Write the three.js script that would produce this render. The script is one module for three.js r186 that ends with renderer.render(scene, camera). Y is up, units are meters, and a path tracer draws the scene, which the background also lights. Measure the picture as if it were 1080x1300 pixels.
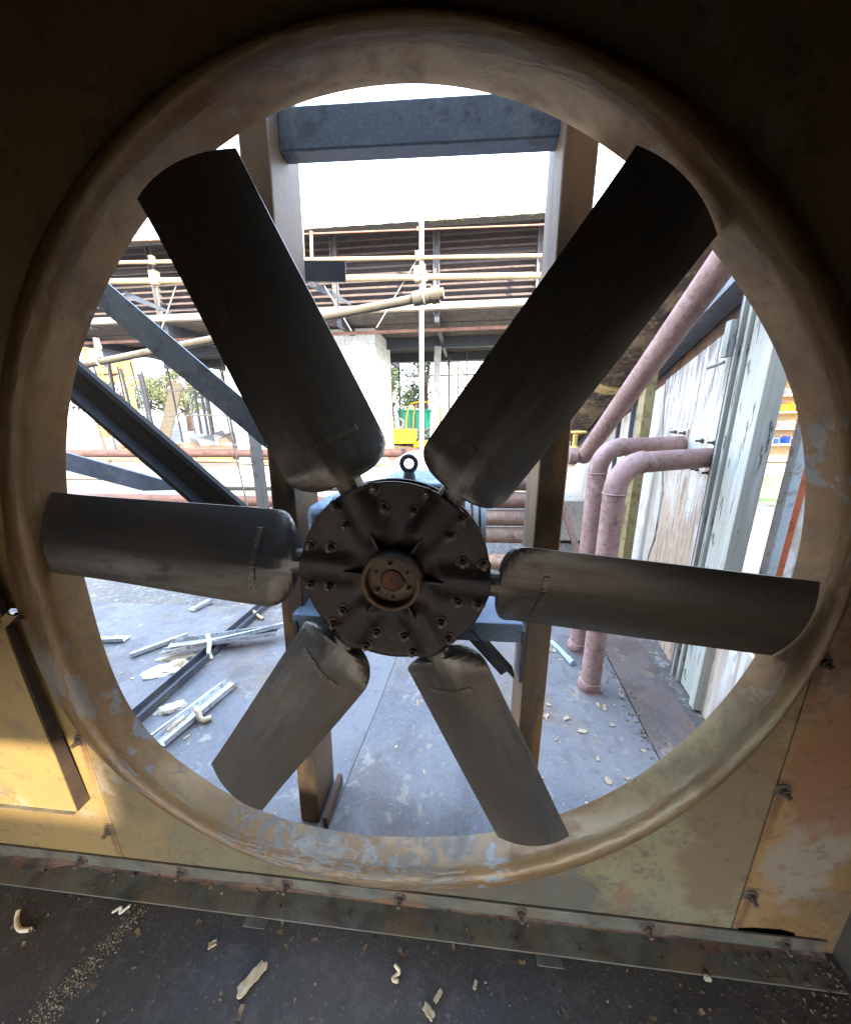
import * as THREE from 'three';
import { mergeGeometries, toCreasedNormals } from 'three/addons/utils/BufferGeometryUtils.js';
import { RoundedBoxGeometry } from 'three/addons/geometries/RoundedBoxGeometry.js';
import { FontLoader } from 'three/addons/loaders/FontLoader.js';
import { TextGeometry } from 'three/addons/geometries/TextGeometry.js';

// ---------- camera, sky, sun, exposure ----------
const scene = new THREE.Scene();
const camera = new THREE.PerspectiveCamera(110.131, 850 / 1024, 0.02, 400);
camera.position.set(0.1561, 1.4986, 0.7600); camera.rotation.set(-0.26554, 0.10209, -0.01485, 'YXZ');
scene.add(camera);
const renderer = new THREE.WebGLRenderer({ antialias: true });
renderer.setSize(850, 1024);
renderer.toneMapping = THREE.LinearToneMapping;
renderer.toneMappingExposure = 5;
renderer.shadowMap.enabled = true;
const SUN = new THREE.Vector3(0.50, 0.50, 0.70).normalize();
const sun = new THREE.DirectionalLight(new THREE.Color().setRGB(1, 0.87, 0.66), 4.5);
sun.position.copy(SUN).multiplyScalar(40); sun.castShadow = true; sun.shadow.radius = 4;
Object.assign(sun.shadow.camera, { left: -30, right: 30, top: 30, bottom: -30, near: 1, far: 120 });
sun.shadow.mapSize.set(4096, 4096);
scene.add(sun); scene.add(sun.target);

// ---------- noise ----------
const hash = (x, y, s) => { let h = Math.imul(x, 374761393) ^ Math.imul(y, 668265263) ^ Math.imul(s + 1, 1274126177); h = Math.imul(h ^ (h >>> 13), 1274126177); h = Math.imul(h ^ (h >>> 15), 2246822519); return ((h ^ (h >>> 16)) >>> 0) / 4294967296; };
const TAB = new Float32Array(512 * 512); for (let i = 0; i < 512 * 512; i++) TAB[i] = hash(i & 511, i >> 9, 1);
function vn(u, v, fx, fy, s) {
  let x = u * fx, y = v * fy, xi = Math.floor(x), yi = Math.floor(y); let a = x - xi, b = y - yi;
  a = a * a * (3 - 2 * a); b = b * b * (3 - 2 * b);
  const x0 = ((xi % fx) + fx) % fx, y0 = ((yi % fy) + fy) % fy, x1 = x0 + 1 === fx ? 0 : x0 + 1, y1 = y0 + 1 === fy ? 0 : y0 + 1, sx = s * 131, sy = s * 57;
  const p = TAB[((y0 + sy) & 511) << 9 | ((x0 + sx) & 511)], q = TAB[((y0 + sy) & 511) << 9 | ((x1 + sx) & 511)], r = TAB[((y1 + sy) & 511) << 9 | ((x0 + sx) & 511)], t = TAB[((y1 + sy) & 511) << 9 | ((x1 + sx) & 511)];
  return p + (q - p) * a + (r - p + (p - q - r + t) * a) * b;
}
function fbm(u, v, fx, fy, oct, s) { let n = 0, w = 0.5, t = 0; for (let i = 0; i < oct; i++) { n += w * vn(u, v, fx, fy, s + i * 17); t += w; w *= 0.55; fx *= 2; fy *= 2; } return n / t; }
const sst = (a, b, x) => { const t = Math.min(1, Math.max(0, (x - a) / (b - a))); return t * t * (3 - 2 * t); };
const enc = (x) => { x = Math.min(1, Math.max(0, x)); return 255 * (x <= 0.0031308 ? 12.92 * x : 1.055 * Math.pow(x, 1 / 2.4) - 0.055); };
function rng(seed) { let a = seed >>> 0; return () => { a = (a + 0x6D2B79F5) | 0; let t = Math.imul(a ^ (a >>> 15), 1 | a); t = (t + Math.imul(t ^ (t >>> 7), 61 | t)) ^ t; return ((t ^ (t >>> 14)) >>> 0) / 4294967296; }; }
const rnd = rng(77);
const R1 = (a, b) => a + (b - a) * rnd();

// sky: pale hazy morning, a bluer zenith, thin high cloud
{
  const w = 512, h = 256, d = new Float32Array(w * h * 4);
  for (let j = 0; j < h; j++) for (let i = 0; i < w; i++) {
    const u = (i + 0.5) / w, v = (j + 0.5) / h, el = (v - 0.5) * Math.PI, az = (u - 0.5) * 2 * Math.PI;
    const dir = [Math.cos(az) * Math.cos(el), Math.sin(el), Math.sin(az) * Math.cos(el)];
    const cs = dir[0] * SUN.x + dir[1] * SUN.y + dir[2] * SUN.z, k = Math.pow(Math.max(0, Math.sin(el)), 0.6);
    let c = el < 0 ? [0.32, 0.30, 0.28] : [1.15 - 0.72 * k, 1.2 - 0.5 * k, 1.25 - 0.08 * k];
    if (el > -0.02) { const g = 0.35 * Math.pow(Math.max(0, cs), 8); const cl = 0.45 * sst(0.5, 0.72, fbm(u, v, 8, 10, 5, 5)) * sst(0, 0.2, el); c = [c[0] + g + cl, c[1] + g * 0.93 + cl * 0.92, c[2] + g * 0.8 + cl * 0.82]; }
    const o = (j * w + i) * 4; for (let q = 0; q < 3; q++) d[o + q] = 1.6 * c[q]; d[o + 3] = 1;
  }
  const t = new THREE.DataTexture(d, w, h, THREE.RGBAFormat, THREE.FloatType);
  t.mapping = THREE.EquirectangularReflectionMapping; t.magFilter = t.minFilter = THREE.LinearFilter; t.needsUpdate = true;
  scene.background = t; scene.environment = t;
}

// ---------- materials ----------
function dataTex(w, h, data, srgb) {
  const t = new THREE.DataTexture(data, w, h, THREE.RGBAFormat); t.wrapS = t.wrapT = THREE.RepeatWrapping;
  t.magFilter = THREE.LinearFilter; t.minFilter = THREE.LinearMipmapLinearFilter; t.generateMipmaps = true;
  if (srgb) t.colorSpace = THREE.SRGBColorSpace; t.needsUpdate = true; return t;
}
// layers: {f or [fx, fy], o octaves, lo, hi, c colour, a strength, r roughness, b relief, s seed}
function paintTex(w, h, base, rough, layers, extra) {
  const C = new Uint8Array(w * h * 4), Q = new Uint8Array(w * h * 4), B = new Uint8Array(w * h * 4);
  for (let j = 0; j < h; j++) for (let i = 0; i < w; i++) {
    const u = (i + 0.5) / w, v = (j + 0.5) / h; let c = [base[0], base[1], base[2]], r = rough, b = 0.5;
    for (const L of layers) {
      const fx = L.f[0] ?? L.f, fy = L.f[1] ?? L.f; const wu = (vn(u, v, fx * 2, fy * 2, L.s + 91) - 0.5) * 0.35 / fx, wv = (vn(u, v, fx * 2, fy * 2, L.s + 92) - 0.5) * 0.35 / fy, md = (L.lo + L.hi) / 2, hw = (L.hi - L.lo) * (L.h ? 0.5 : 0.95);
      let k = sst(md - hw, md + hw, fbm(u + wu, v + wv, fx, fy, (L.o ?? 4) + 1, L.s)) * (L.a ?? 1);
      if (L.m) k *= L.m(u, v);
      if (k <= 0) continue;
      if (L.c) for (let q = 0; q < 3; q++) c[q] += (L.c[q] - c[q]) * k;
      if (L.r !== undefined) r += (L.r - r) * k; if (L.b) b += L.b * k;
    }
    if (extra) [c, r, b] = extra(u, v, c, r, b);
    const g = 1 + 0.16 * (hash(i, j, 3) - 0.5), o = (j * w + i) * 4;
    C[o] = enc(c[0] * g); C[o + 1] = enc(c[1] * g); C[o + 2] = enc(c[2] * g); Q[o] = Q[o + 2] = 255; Q[o + 1] = Math.min(255, Math.max(0, r * 255)); B[o] = B[o + 1] = B[o + 2] = Math.min(255, Math.max(0, (b + 0.03 * (hash(i, j, 9) - 0.5)) * 255)); C[o + 3] = Q[o + 3] = B[o + 3] = 255;
  }
  return { map: dataTex(w, h, C, true), roughnessMap: dataTex(w, h, Q), bumpMap: dataTex(w, h, B) };
}
function mat(o) {
  const t = paintTex(o.w ?? 512, o.h ?? o.w ?? 512, o.base, o.rough ?? 0.7, o.layers ?? [], o.extra);
  if (o.lite) { delete t.roughnessMap; delete t.bumpMap; }
  const m = new THREE.MeshStandardMaterial({ ...t, roughness: o.lite ? o.rough ?? 0.7 : 1, metalness: o.metal ?? 0, bumpScale: o.bump ?? 0.002, side: THREE.DoubleSide });
  m.userData.tile = o.tile ?? 1; return m;
}
const tint = (m, r, g, b) => { const c = m.clone(); c.color.setRGB(r, g, b); c.userData = { ...m.userData }; return c; };
const plain = (r, g, b, rough = 0.6, metal = 0) => new THREE.MeshStandardMaterial({ color: new THREE.Color().setRGB(r, g, b), roughness: rough, metalness: metal, side: THREE.DoubleSide });

const M = {};
const BACK = 1.9, DOOR = [-1.5, 1.2, 0.1, 0.98], SLOT = [-0.16, 0.44, 1.58, 1.99], MID = 0.94;   // outer wall behind the camera, its low opening and vent slot (x, x, y, y); a partition in between
M.paint = mat({ tile: 0.8, base: [0.8, 0.8, 0.8], rough: 0.55, bump: 0.0012, layers: [   // neutral worn paint, tinted per use
  { f: 5, o: 5, lo: 0.45, hi: 0.75, c: [0.6, 0.58, 0.55], a: 0.8, s: 11, b: -0.1 }, { f: 28, o: 3, lo: 0.62, hi: 0.7, c: [0.4, 0.3, 0.22], a: 0.7, s: 12, r: 0.9, b: -0.3 }, { f: [4, 40], o: 3, lo: 0.5, hi: 0.8, c: [1, 1, 1], a: 0.3, s: 13 }, { f: 120, o: 2, lo: 0.5, hi: 0.9, c: [0.5, 0.5, 0.5], a: 0.4, s: 14, b: 0.15 }] });
M.rust = mat({ tile: 0.7, base: [0.085, 0.05, 0.034], rough: 0.82, bump: 0.002, layers: [
  { f: 4, o: 5, lo: 0.4, hi: 0.7, c: [0.2, 0.09, 0.035], a: 0.8, s: 21 }, { f: 7, o: 5, lo: 0.52, hi: 0.66, c: [0.035, 0.028, 0.026], a: 0.85, s: 22 }, { f: 24, o: 4, lo: 0.55, hi: 0.75, c: [0.26, 0.13, 0.05], a: 0.5, s: 23, b: 0.2 }, { f: 90, o: 2, lo: 0.45, hi: 0.9, c: [0.05, 0.035, 0.03], a: 0.6, s: 24, b: 0.2 }] });
M.post = mat({ tile: 0.9, base: [0.1, 0.058, 0.026], rough: 0.55, bump: 0.0015, layers: [
  { f: [6, 2], o: 5, lo: 0.42, hi: 0.68, c: [0.2, 0.11, 0.04], a: 0.8, s: 31, r: 0.75 }, { f: [9, 3], o: 5, lo: 0.58, hi: 0.68, c: [0.3, 0.15, 0.05], a: 0.5, s: 32, r: 0.9, b: 0.2 }, { f: [10, 3], o: 6, lo: 0.54, hi: 0.62, c: [0.045, 0.036, 0.03], a: 0.85, s: 33 }, { f: 60, o: 3, lo: 0.5, hi: 0.9, c: [0.16, 0.12, 0.07], a: 0.4, s: 34, b: 0.2 }] });
M.pink = mat({ tile: 0.7, base: [0.28, 0.158, 0.13], rough: 0.65, bump: 0.0014, layers: [
  { f: 4, o: 5, lo: 0.45, hi: 0.7, c: [0.35, 0.21, 0.18], a: 0.8, s: 41 }, { f: 6, o: 6, lo: 0.52, hi: 0.66, c: [0.19, 0.095, 0.065], a: 0.8, s: 42, r: 0.85 }, { f: 40, o: 4, lo: 0.6, hi: 0.7, c: [0.13, 0.07, 0.05], a: 0.7, s: 43, b: -0.25 }, { f: 30, o: 4, lo: 0.62, hi: 0.72, c: [0.42, 0.33, 0.31], a: 0.5, s: 45, r: 0.9 }, { f: 90, o: 2, lo: 0.4, hi: 0.9, c: [0.36, 0.24, 0.22], a: 0.4, s: 44, b: 0.15 }] });
M.steel = mat({ tile: 0.6, base: [0.45, 0.46, 0.47], rough: 0.45, metal: 0.75, bump: 0.001, layers: [
  { f: 6, o: 5, lo: 0.4, hi: 0.7, c: [0.58, 0.6, 0.62], a: 0.8, s: 51, r: 0.35 }, { f: 14, o: 4, lo: 0.55, hi: 0.7, c: [0.3, 0.28, 0.25], a: 0.7, s: 52, r: 0.7 }, { f: 40, o: 3, lo: 0.62, hi: 0.7, c: [0.22, 0.12, 0.06], a: 0.6, s: 53, r: 0.9 }] });
M.wood = mat({ tile: 0.25, base: [0.42, 0.3, 0.17], rough: 0.9, bump: 0.001, layers: [{ f: [40, 4], o: 4, lo: 0.4, hi: 0.7, c: [0.28, 0.18, 0.09], a: 0.8, s: 61, b: -0.3 }, { f: 8, o: 4, lo: 0.6, hi: 0.8, c: [0.55, 0.45, 0.32], a: 0.6, s: 62 }] });
M.bolt = mat({ w: 256, tile: 0.08, base: [0.15, 0.108, 0.078], rough: 0.45, metal: 0.35, bump: 0.0006, layers: [{ f: 8, o: 4, lo: 0.45, hi: 0.65, c: [0.035, 0.028, 0.025], a: 0.8, s: 71, r: 0.8 }, { f: 16, o: 3, lo: 0.58, hi: 0.7, c: [0.16, 0.09, 0.045], a: 0.6, s: 72, r: 0.9 }] });
M.blade = mat({ w: 640, tile: 0.9, base: [0.135, 0.126, 0.116], rough: 0.32, metal: 0.75, bump: 0.0006, layers: [
  { f: [3, 7], o: 5, lo: 0.4, hi: 0.66, c: [0.2, 0.186, 0.165], a: 0.7, s: 81, r: 0.3 }, { f: [2, 12], o: 5, lo: 0.48, hi: 0.7, c: [0.062, 0.058, 0.055], a: 0.75, s: 82, r: 0.5 }, { f: [4, 9], o: 5, lo: 0.54, hi: 0.7, c: [0.11, 0.075, 0.045], a: 0.65, s: 83, r: 0.6 }, { f: [6, 90], o: 3, lo: 0.6, hi: 0.74, c: [0.05, 0.045, 0.04], a: 0.4, s: 84 }, { f: [24, 70], o: 4, lo: 0.6, hi: 0.72, c: [0.1, 0.066, 0.04], a: 0.4, s: 86, r: 0.7, b: 0.1 }, { f: [2, 5], o: 6, lo: 0.5, hi: 0.68, c: [0.17, 0.135, 0.09], a: 0.5, s: 87, r: 0.42 }, { f: 160, o: 2, lo: 0.4, hi: 0.9, c: [0.08, 0.073, 0.067], a: 0.4, s: 85, b: 0.12 }] });
M.hub = mat({ w: 512, tile: 0.5, base: [0.036, 0.027, 0.022], rough: 0.42, metal: 0.45, bump: 0.001, layers: [
  { f: 6, o: 5, lo: 0.45, hi: 0.65, c: [0.018, 0.016, 0.015], a: 0.8, s: 91, r: 0.4 }, { f: 8, o: 5, lo: 0.54, hi: 0.7, c: [0.065, 0.042, 0.027], a: 0.6, s: 92, r: 0.7 }, { f: 40, o: 4, lo: 0.62, hi: 0.7, c: [0.13, 0.085, 0.055], a: 0.4, s: 93, r: 0.8, b: 0.2 }, { f: 90, o: 2, lo: 0.45, hi: 0.9, c: [0.03, 0.026, 0.025], a: 0.5, s: 94, b: 0.2 }] });
M.blue = mat({ tile: 0.6, base: [0.115, 0.17, 0.25], rough: 0.5, bump: 0.0008, layers: [{ f: 6, o: 5, lo: 0.46, hi: 0.66, c: [0.15, 0.205, 0.28], a: 0.6, s: 101, r: 0.6 }, { f: 14, o: 5, lo: 0.62, hi: 0.72, c: [0.26, 0.31, 0.36], a: 0.5, s: 104, r: 0.8, b: 0.15 }, { f: 20, o: 4, lo: 0.62, hi: 0.7, c: [0.06, 0.065, 0.08], a: 0.6, s: 102 }, { f: 110, o: 3, lo: 0.6, hi: 0.7, c: [0.3, 0.33, 0.36], a: 0.4, s: 103 }] });
M.darkpaint = mat({ tile: 0.9, base: [0.035, 0.04, 0.05], rough: 0.5, bump: 0.0008, layers: [{ f: 6, o: 5, lo: 0.45, hi: 0.75, c: [0.065, 0.072, 0.085], a: 0.7, s: 111, r: 0.65 }, { f: 30, o: 4, lo: 0.63, hi: 0.71, c: [0.13, 0.115, 0.1], a: 0.35, s: 112, r: 0.9 }] });

// ---------- geometry helpers ----------
const V = (a) => a.isVector3 ? a : new THREE.Vector3(a[0], a[1], a[2]);
const used = {};
function numbered(n) { used[n] = (used[n] ?? -1) + 1; return used[n] ? `${n}_${String(used[n]).padStart(3, '0')}` : n; }
let uvShift = 0;
function boxUV(g, tile) {   // uv in metres by the main direction of each face
  g = g.index ? g.toNonIndexed() : g; const p = g.attributes.position; if (!g.attributes.normal) g.computeVertexNormals();
  const uv = new Float32Array(p.count * 2); uvShift = (uvShift + 0.377) % 1; const A = new THREE.Vector3(), B = new THREE.Vector3(), C = new THREE.Vector3();
  for (let i = 0; i < p.count; i += 3) {
    A.fromBufferAttribute(p, i); B.fromBufferAttribute(p, i + 1).sub(A); C.fromBufferAttribute(p, i + 2).sub(A); B.cross(C);
    const x = Math.abs(B.x), y = Math.abs(B.y), z = Math.abs(B.z);
    for (let k = i; k < i + 3; k++) { let u, v; if (x >= y && x >= z) { u = p.getZ(k); v = p.getY(k); } else if (y >= z) { u = p.getX(k); v = p.getZ(k); } else { u = p.getX(k); v = p.getY(k); } uv[k * 2] = u / tile + uvShift; uv[k * 2 + 1] = v / tile + uvShift * 1.7; }
  }
  g.setAttribute('uv', new THREE.BufferAttribute(uv, 2)); return g;
}
function clean(g) { g = g.index ? g.toNonIndexed() : g.clone(); for (const k of Object.keys(g.attributes)) if (!['position', 'normal', 'uv'].includes(k)) g.deleteAttribute(k); if (!g.attributes.normal) g.computeVertexNormals(); if (!g.attributes.uv) g.setAttribute('uv', new THREE.BufferAttribute(new Float32Array(g.attributes.position.count * 2), 2)); g.morphAttributes = {}; return g; }
function mesh(name, geos, m, parent, keepUV) {
  const l = (Array.isArray(geos) ? geos : [geos]).map(clean); let g = l.length > 1 ? mergeGeometries(l) : l[0];
  if (!keepUV) g = boxUV(g, m.userData.tile ?? 1);
  const o = new THREE.Mesh(g, m); o.name = parent ? name : numbered(name); o.castShadow = o.receiveShadow = true; (parent ?? scene).add(o); return o;
}
function tag(o, label, category, group, kind) { if (label) o.userData.label = label; if (category) o.userData.category = category; if (group) o.userData.group = group; if (kind) o.userData.kind = kind; return o; }
function thing(name, label, category, pos = [0, 0, 0], group) { const o = new THREE.Group(); o.name = numbered(name); scene.add(o); o.position.set(...pos); return tag(o, label, category, group); }
const one = (name, geos, m, label, category, group) => tag(mesh(name, geos, m), label, category, group);
const struct = (name, geos, m, keepUV) => tag(mesh(name, geos, m, null, keepUV), null, null, null, 'structure');
const at = (g, x, y, z, rx = 0, ry = 0, rz = 0) => g.applyMatrix4(new THREE.Matrix4().compose(new THREE.Vector3(x, y, z), new THREE.Quaternion().setFromEuler(new THREE.Euler(rx, ry, rz, 'YXZ')), new THREE.Vector3(1, 1, 1)));
const bx = (w, h, d, x = 0, y = 0, z = 0, r = 0) => at(r ? new RoundedBoxGeometry(w, h, d, 1, r) : new THREE.BoxGeometry(w, h, d), x, y, z);
const span = (x0, x1, y0, y1, z0, z1, r = 0) => bx(x1 - x0, y1 - y0, z1 - z0, (x0 + x1) / 2, (y0 + y1) / 2, (z0 + z1) / 2, r);
function orient(g, p0, p1, up = [0, 1, 0]) {   // g runs along +z from 0; placed from p0 towards p1, its +y near up
  const a = V(p0), z = V(p1).clone().sub(a).normalize(), x = new THREE.Vector3().crossVectors(V(up), z); if (x.lengthSq() < 1e-6) x.crossVectors(new THREE.Vector3(0, 0, 1), z); x.normalize(); const y = new THREE.Vector3().crossVectors(z, x);
  return g.applyMatrix4(new THREE.Matrix4().makeBasis(x, y, z).setPosition(a));
}
const dist = (p, q) => V(p).distanceTo(V(q));
const bar = (p0, p1, w, h, up, r = 0) => orient(bx(w, h, dist(p0, p1), 0, 0, dist(p0, p1) / 2, r), p0, p1, up);
const rod = (p0, p1, r, n = 14) => { const L = dist(p0, p1); return orient(at(new THREE.CylinderGeometry(r, r, L, n), 0, 0, L / 2, Math.PI / 2), p0, p1); };
function profile(pts, p0, p1, up) { const s = new THREE.Shape(pts.map(([x, y]) => new THREE.Vector2(x, y))); return orient(new THREE.ExtrudeGeometry(s, { depth: dist(p0, p1), bevelEnabled: false }), p0, p1, up); }
const angleP = (a, b, t) => [[0, 0], [a, 0], [a, t], [t, t], [t, b], [0, b]];
const chanP = (w, h, t) => [[0, 0], [w, 0], [w, h], [w - t, h], [w - t, t], [t, t], [t, h], [0, h]];
function pipe(pts, r, n = 18, seg = 60) { const c = new THREE.CatmullRomCurve3(pts.map(V), false, 'centripetal'); return new THREE.TubeGeometry(c, seg, r, n); }
function elbowPipe(a, b, c, bend, r, n = 22) {   // straight, round bend, straight
  const A = V(a), B = V(b), C = V(c), d1 = A.clone().sub(B).normalize(), d2 = C.clone().sub(B).normalize(), s = B.clone().addScaledVector(d1, bend), e = B.clone().addScaledVector(d2, bend);
  const path = new THREE.CurvePath(); path.add(new THREE.LineCurve3(A, s)); const half = d1.angleTo(d2) / 2, k = 4 / 3 * Math.tan((Math.PI - 2 * half) / 4) * bend * Math.tan(half);
  path.add(new THREE.CubicBezierCurve3(s, s.clone().addScaledVector(d1, -k), e.clone().addScaledVector(d2, -k), e)); path.add(new THREE.LineCurve3(e, C));
  return { geo: new THREE.TubeGeometry(path, 90, r, n), s, e, d1, d2 };
}
const ringAt = (p, dir, R, r) => { const g = new THREE.TorusGeometry(R, r, 6, 26); g.lookAt(V(dir)); return g.translate(...V(p).toArray()); };
function extr(pts, d, holes) { const s = new THREE.Shape(pts.map(([x, y]) => new THREE.Vector2(x, y))); for (const h of holes ?? []) s.holes.push(new THREE.Path(h.map(([x, y]) => new THREE.Vector2(x, y)))); return new THREE.ExtrudeGeometry(s, { depth: d, bevelEnabled: false, curveSegments: 8 }); }
const hexBolt = (R = 0.011, wash = true) => { const l = [at(new THREE.CylinderGeometry(R, R, 0.009, 6), 0, 0, wash ? 0.0075 : 0.0045, Math.PI / 2), at(new THREE.CylinderGeometry(R * 0.55, R * 0.6, 0.02, 10), 0, 0, wash ? 0.016 : 0.013, Math.PI / 2)]; if (wash) l.push(at(new THREE.CylinderGeometry(R * 1.75, R * 1.85, 0.003, 18), 0, 0, 0.0015, Math.PI / 2)); return mergeGeometries(l.map(clean)); };
const BOLT = boxUV(hexBolt(), 0.08), NUT = boxUV(hexBolt(0.0095, false), 0.08);
function bolt(parent, x, y, z, rz = 0, g = BOLT, rx = 0) { const o = new THREE.Mesh(g, M.bolt); o.name = 'bolt'; o.position.set(x, y, z); o.rotation.set(rx, 0, rz); o.castShadow = o.receiveShadow = true; parent.add(o); return o; }

// ---------- the chamber: floor, walls, ceiling ----------
const CY = 1.13, D2R = Math.PI / 180;
function table(t) { return (deg) => { deg = ((deg % 360) + 360) % 360; for (let i = 0; i < t.length; i++) { const a = t[i], b = i + 1 < t.length ? t[i + 1] : [t[0][0] + 360, t[0][1]]; const d = deg < t[0][0] ? deg + 360 : deg; if (d >= a[0] && d <= b[0]) { const k = (d - a[0]) / (b[0] - a[0]); return a[1] + (b[1] - a[1]) * k; } } return t[0][1]; }; }
function smoothT(t, w) { const f = table(t); return (d) => { let s = 0, n = 0; for (let k = -3; k <= 3; k++) { const g = Math.exp(-k * k / 4); s += g * f(d + k * w / 3); n += g; } return s / n; }; }
// the throat and the lip of the ring, which is dented out of round: radius by angle
const throatR = smoothT([[0, 0.92], [14, 0.92], [26, 0.918], [37, 0.91], [48, 0.911], [62, 0.93], [74, 0.95], [85, 0.96], [101, 0.961], [124, 0.936], [133, 0.922], [143, 0.913], [162, 0.908], [176, 0.91], [186, 0.914], [197, 0.955], [212, 1.036], [220, 1.05], [243, 1.04], [254, 1.005], [273, 0.954], [281, 0.949], [300, 0.928], [312, 0.92], [323, 0.911], [332, 0.91], [346, 0.912]], 8);
const lipRaw = smoothT([[1, 0.952], [20, 0.962], [45, 0.972], [65, 0.98], [88, 0.988], [110, 0.995], [130, 0.985], [150, 0.975], [170, 0.975], [190, 1.052], [209, 1.106], [224, 1.1], [244, 1.075], [258, 1.065], [273, 1.043], [295, 1.003], [320, 0.965], [341, 0.945]], 10);
const lipR = (d) => Math.max(lipRaw(d), throatR(d) + 0.03);
const WX = [-1.9, 1.22], WY = 2.75;   // inner width, inner height
// dirt and coatings of the chamber wall, in metres on its own plane
const blot = (x, y, X, Y, rx, ry, w = 0) => { const dx = (x - X) / rx, dy = (y - Y) / ry, d = Math.sqrt(dx * dx + dy * dy); return sst(1.3, 0.6, d + w); };
const WALLBOLTS = [[0.955, 0.958], [0.959, 0.585], [0.963, 0.204], [-0.988, 0.186], [-0.985, 0.56], [0.965, 1.33], [0.965, 1.7]];
const wallTex = paintTex(768, 768, [0.185, 0.165, 0.105], 0.5, [], (u, v) => {
  const x = WX[0] + u * (WX[1] - WX[0]), y = v * WY, n1 = fbm(u, v, 9, 8, 5, 201), n2 = fbm(u, v, 22, 18, 4, 202), n3 = fbm(u, v, 90, 14, 3, 203), n4 = fbm(u, v, 120, 110, 3, 204), w = (n1 - 0.5) * 1.5 + (n2 - 0.5) * 1.3 + (fbm(u, v, 64, 58, 4, 209) - 0.5) * 1.1 + (n4 - 0.5) * 0.5;
  let c = [0.225, 0.15, 0.062], r = 0.4, b = 0.5; const mix = (k, q, rr) => { k = Math.min(1, Math.max(0, k)); for (let i = 0; i < 3; i++) c[i] += (q[i] - c[i]) * k; if (rr !== undefined) r += (rr - r) * k; };
  mix(sst(0.4, 0.72, n1) * 0.8, [0.15, 0.115, 0.06]); mix(sst(0.5, 0.8, n3) * 0.4, [0.24, 0.15, 0.065], 0.7); mix(sst(0.52, 0.75, n2) * 0.4, [0.1, 0.085, 0.06], 0.6);
  if (x > -1 && x < 0.946) { mix(blot(x, y, 0.75, 0.22, 0.3, 0.36, w) * 0.85, [0.225, 0.2, 0.115], 0.38); mix(blot(x, y, 0.36, 0.12, 0.27, 0.12, w) * 0.85, [0.072, 0.07, 0.055], 0.6); mix(blot(x, y, 0.45, 0.34, 0.1, 0.2, w) * 0.7, [0.1, 0.095, 0.075], 0.6); mix(blot(x, y, 0.86, 0.5, 0.11, 0.35, w) * 0.8, [0.15, 0.09, 0.045], 0.7); mix(blot(x, y, 0.64, 0.12, 0.035, 0.08, w) * 0.7, [0.26, 0.14, 0.06], 0.75); mix(blot(x, y, -0.55, 0.13, 0.3, 0.2, w) * 0.6, [0.12, 0.12, 0.075]); }
  if (x < -0.97) mix(0.55, [0.33, 0.21, 0.075], 0.42);
  if (x > 0.946) { mix(0.7, [0.215, 0.108, 0.038], 0.5); mix(blot(x, y, 1.0, 0.3, 0.04, 0.32, w * 0.6) * 0.8, [0.27, 0.155, 0.06], 0.6); mix(blot(x, y, 1.08, 0.38, 0.07, 0.17, w) * 0.85, [0.25, 0.2, 0.14], 0.5); mix(blot(x, y, 1.12, 0.62, 0.12, 0.12, w) * 0.75, [0.185, 0.078, 0.034], 0.6); mix(blot(x, y, 1.03, 0.9, 0.07, 0.3, w) * 0.7, [0.2, 0.09, 0.036], 0.6); mix(sst(0.56, 0.68, n2) * 0.5 * sst(0.6, 0.9, y), [0.26, 0.19, 0.14], 0.7); }
  for (const [X, Y] of WALLBOLTS) { const dy = Y - y, dx = Math.abs(x - X + (n3 - 0.5) * 0.012); if (dy > -0.03 && dy < 0.2 && dx < 0.03) mix(sst(0.016, 0.004, dx * (dy < 0.02 ? 0.6 : 1)) * sst(0.2, 0.03, dy + (n4 - 0.5) * 0.1) * 0.8, [0.11, 0.05, 0.022], 0.75); }   // rust runs below the bolts
  mix(sst(0.52, 0.72, fbm(u, v, 200, 190, 4, 216)) * sst(0.46, 0.62, n2) * 0.55, [0.12, 0.065, 0.03], 0.75);
  mix(sst(0.6, 0.68, fbm(u, v, 50, 44, 5, 206)) * sst(0.58, 0.7, n1) * 0.45, [0.24, 0.22, 0.17], 0.6);
  mix(sst(0.7, 0.76, n4) * 0.3, [0.05, 0.04, 0.03], 0.8); mix(sst(0.58, 0.78, fbm(u, v, 16, 15, 5, 208)) * 0.4, [0.07, 0.062, 0.05], 0.65);
  b += (n2 - 0.5) * 0.5 + (n4 - 0.5) * 0.2; return [c, r, b];
});
M.wall = new THREE.MeshStandardMaterial({ ...wallTex, roughness: 1, metalness: 0.15, bumpScale: 0.004, side: THREE.DoubleSide });
function planarUV(g) { g = clean(g); const p = g.attributes.position, uv = g.attributes.uv; for (let i = 0; i < p.count; i++) uv.setXY(i, (p.getX(i) - WX[0]) / (WX[1] - WX[0]), p.getY(i) / WY); return g; }
const HOLE = 0.022;   // sheet edge tucked under the lip
const HP = [...Array(1440)].map((_, i) => { const d = i / 4, R = lipR(d) - HOLE; return [R * Math.cos(d * D2R), CY + R * Math.sin(d * D2R)]; });
function holeSpan(x) { // lowest and highest point of the round hole at x
  const ys = []; for (let i = 0; i < HP.length; i++) { const p = HP[i], n = HP[(i + 1) % HP.length]; if ((p[0] - x) * (n[0] - x) <= 0 && p[0] !== n[0]) ys.push(p[1] + (n[1] - p[1]) * (x - p[0]) / (n[0] - p[0])); } return ys.length ? [Math.min(...ys), Math.max(...ys)] : [CY, CY];
}
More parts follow.
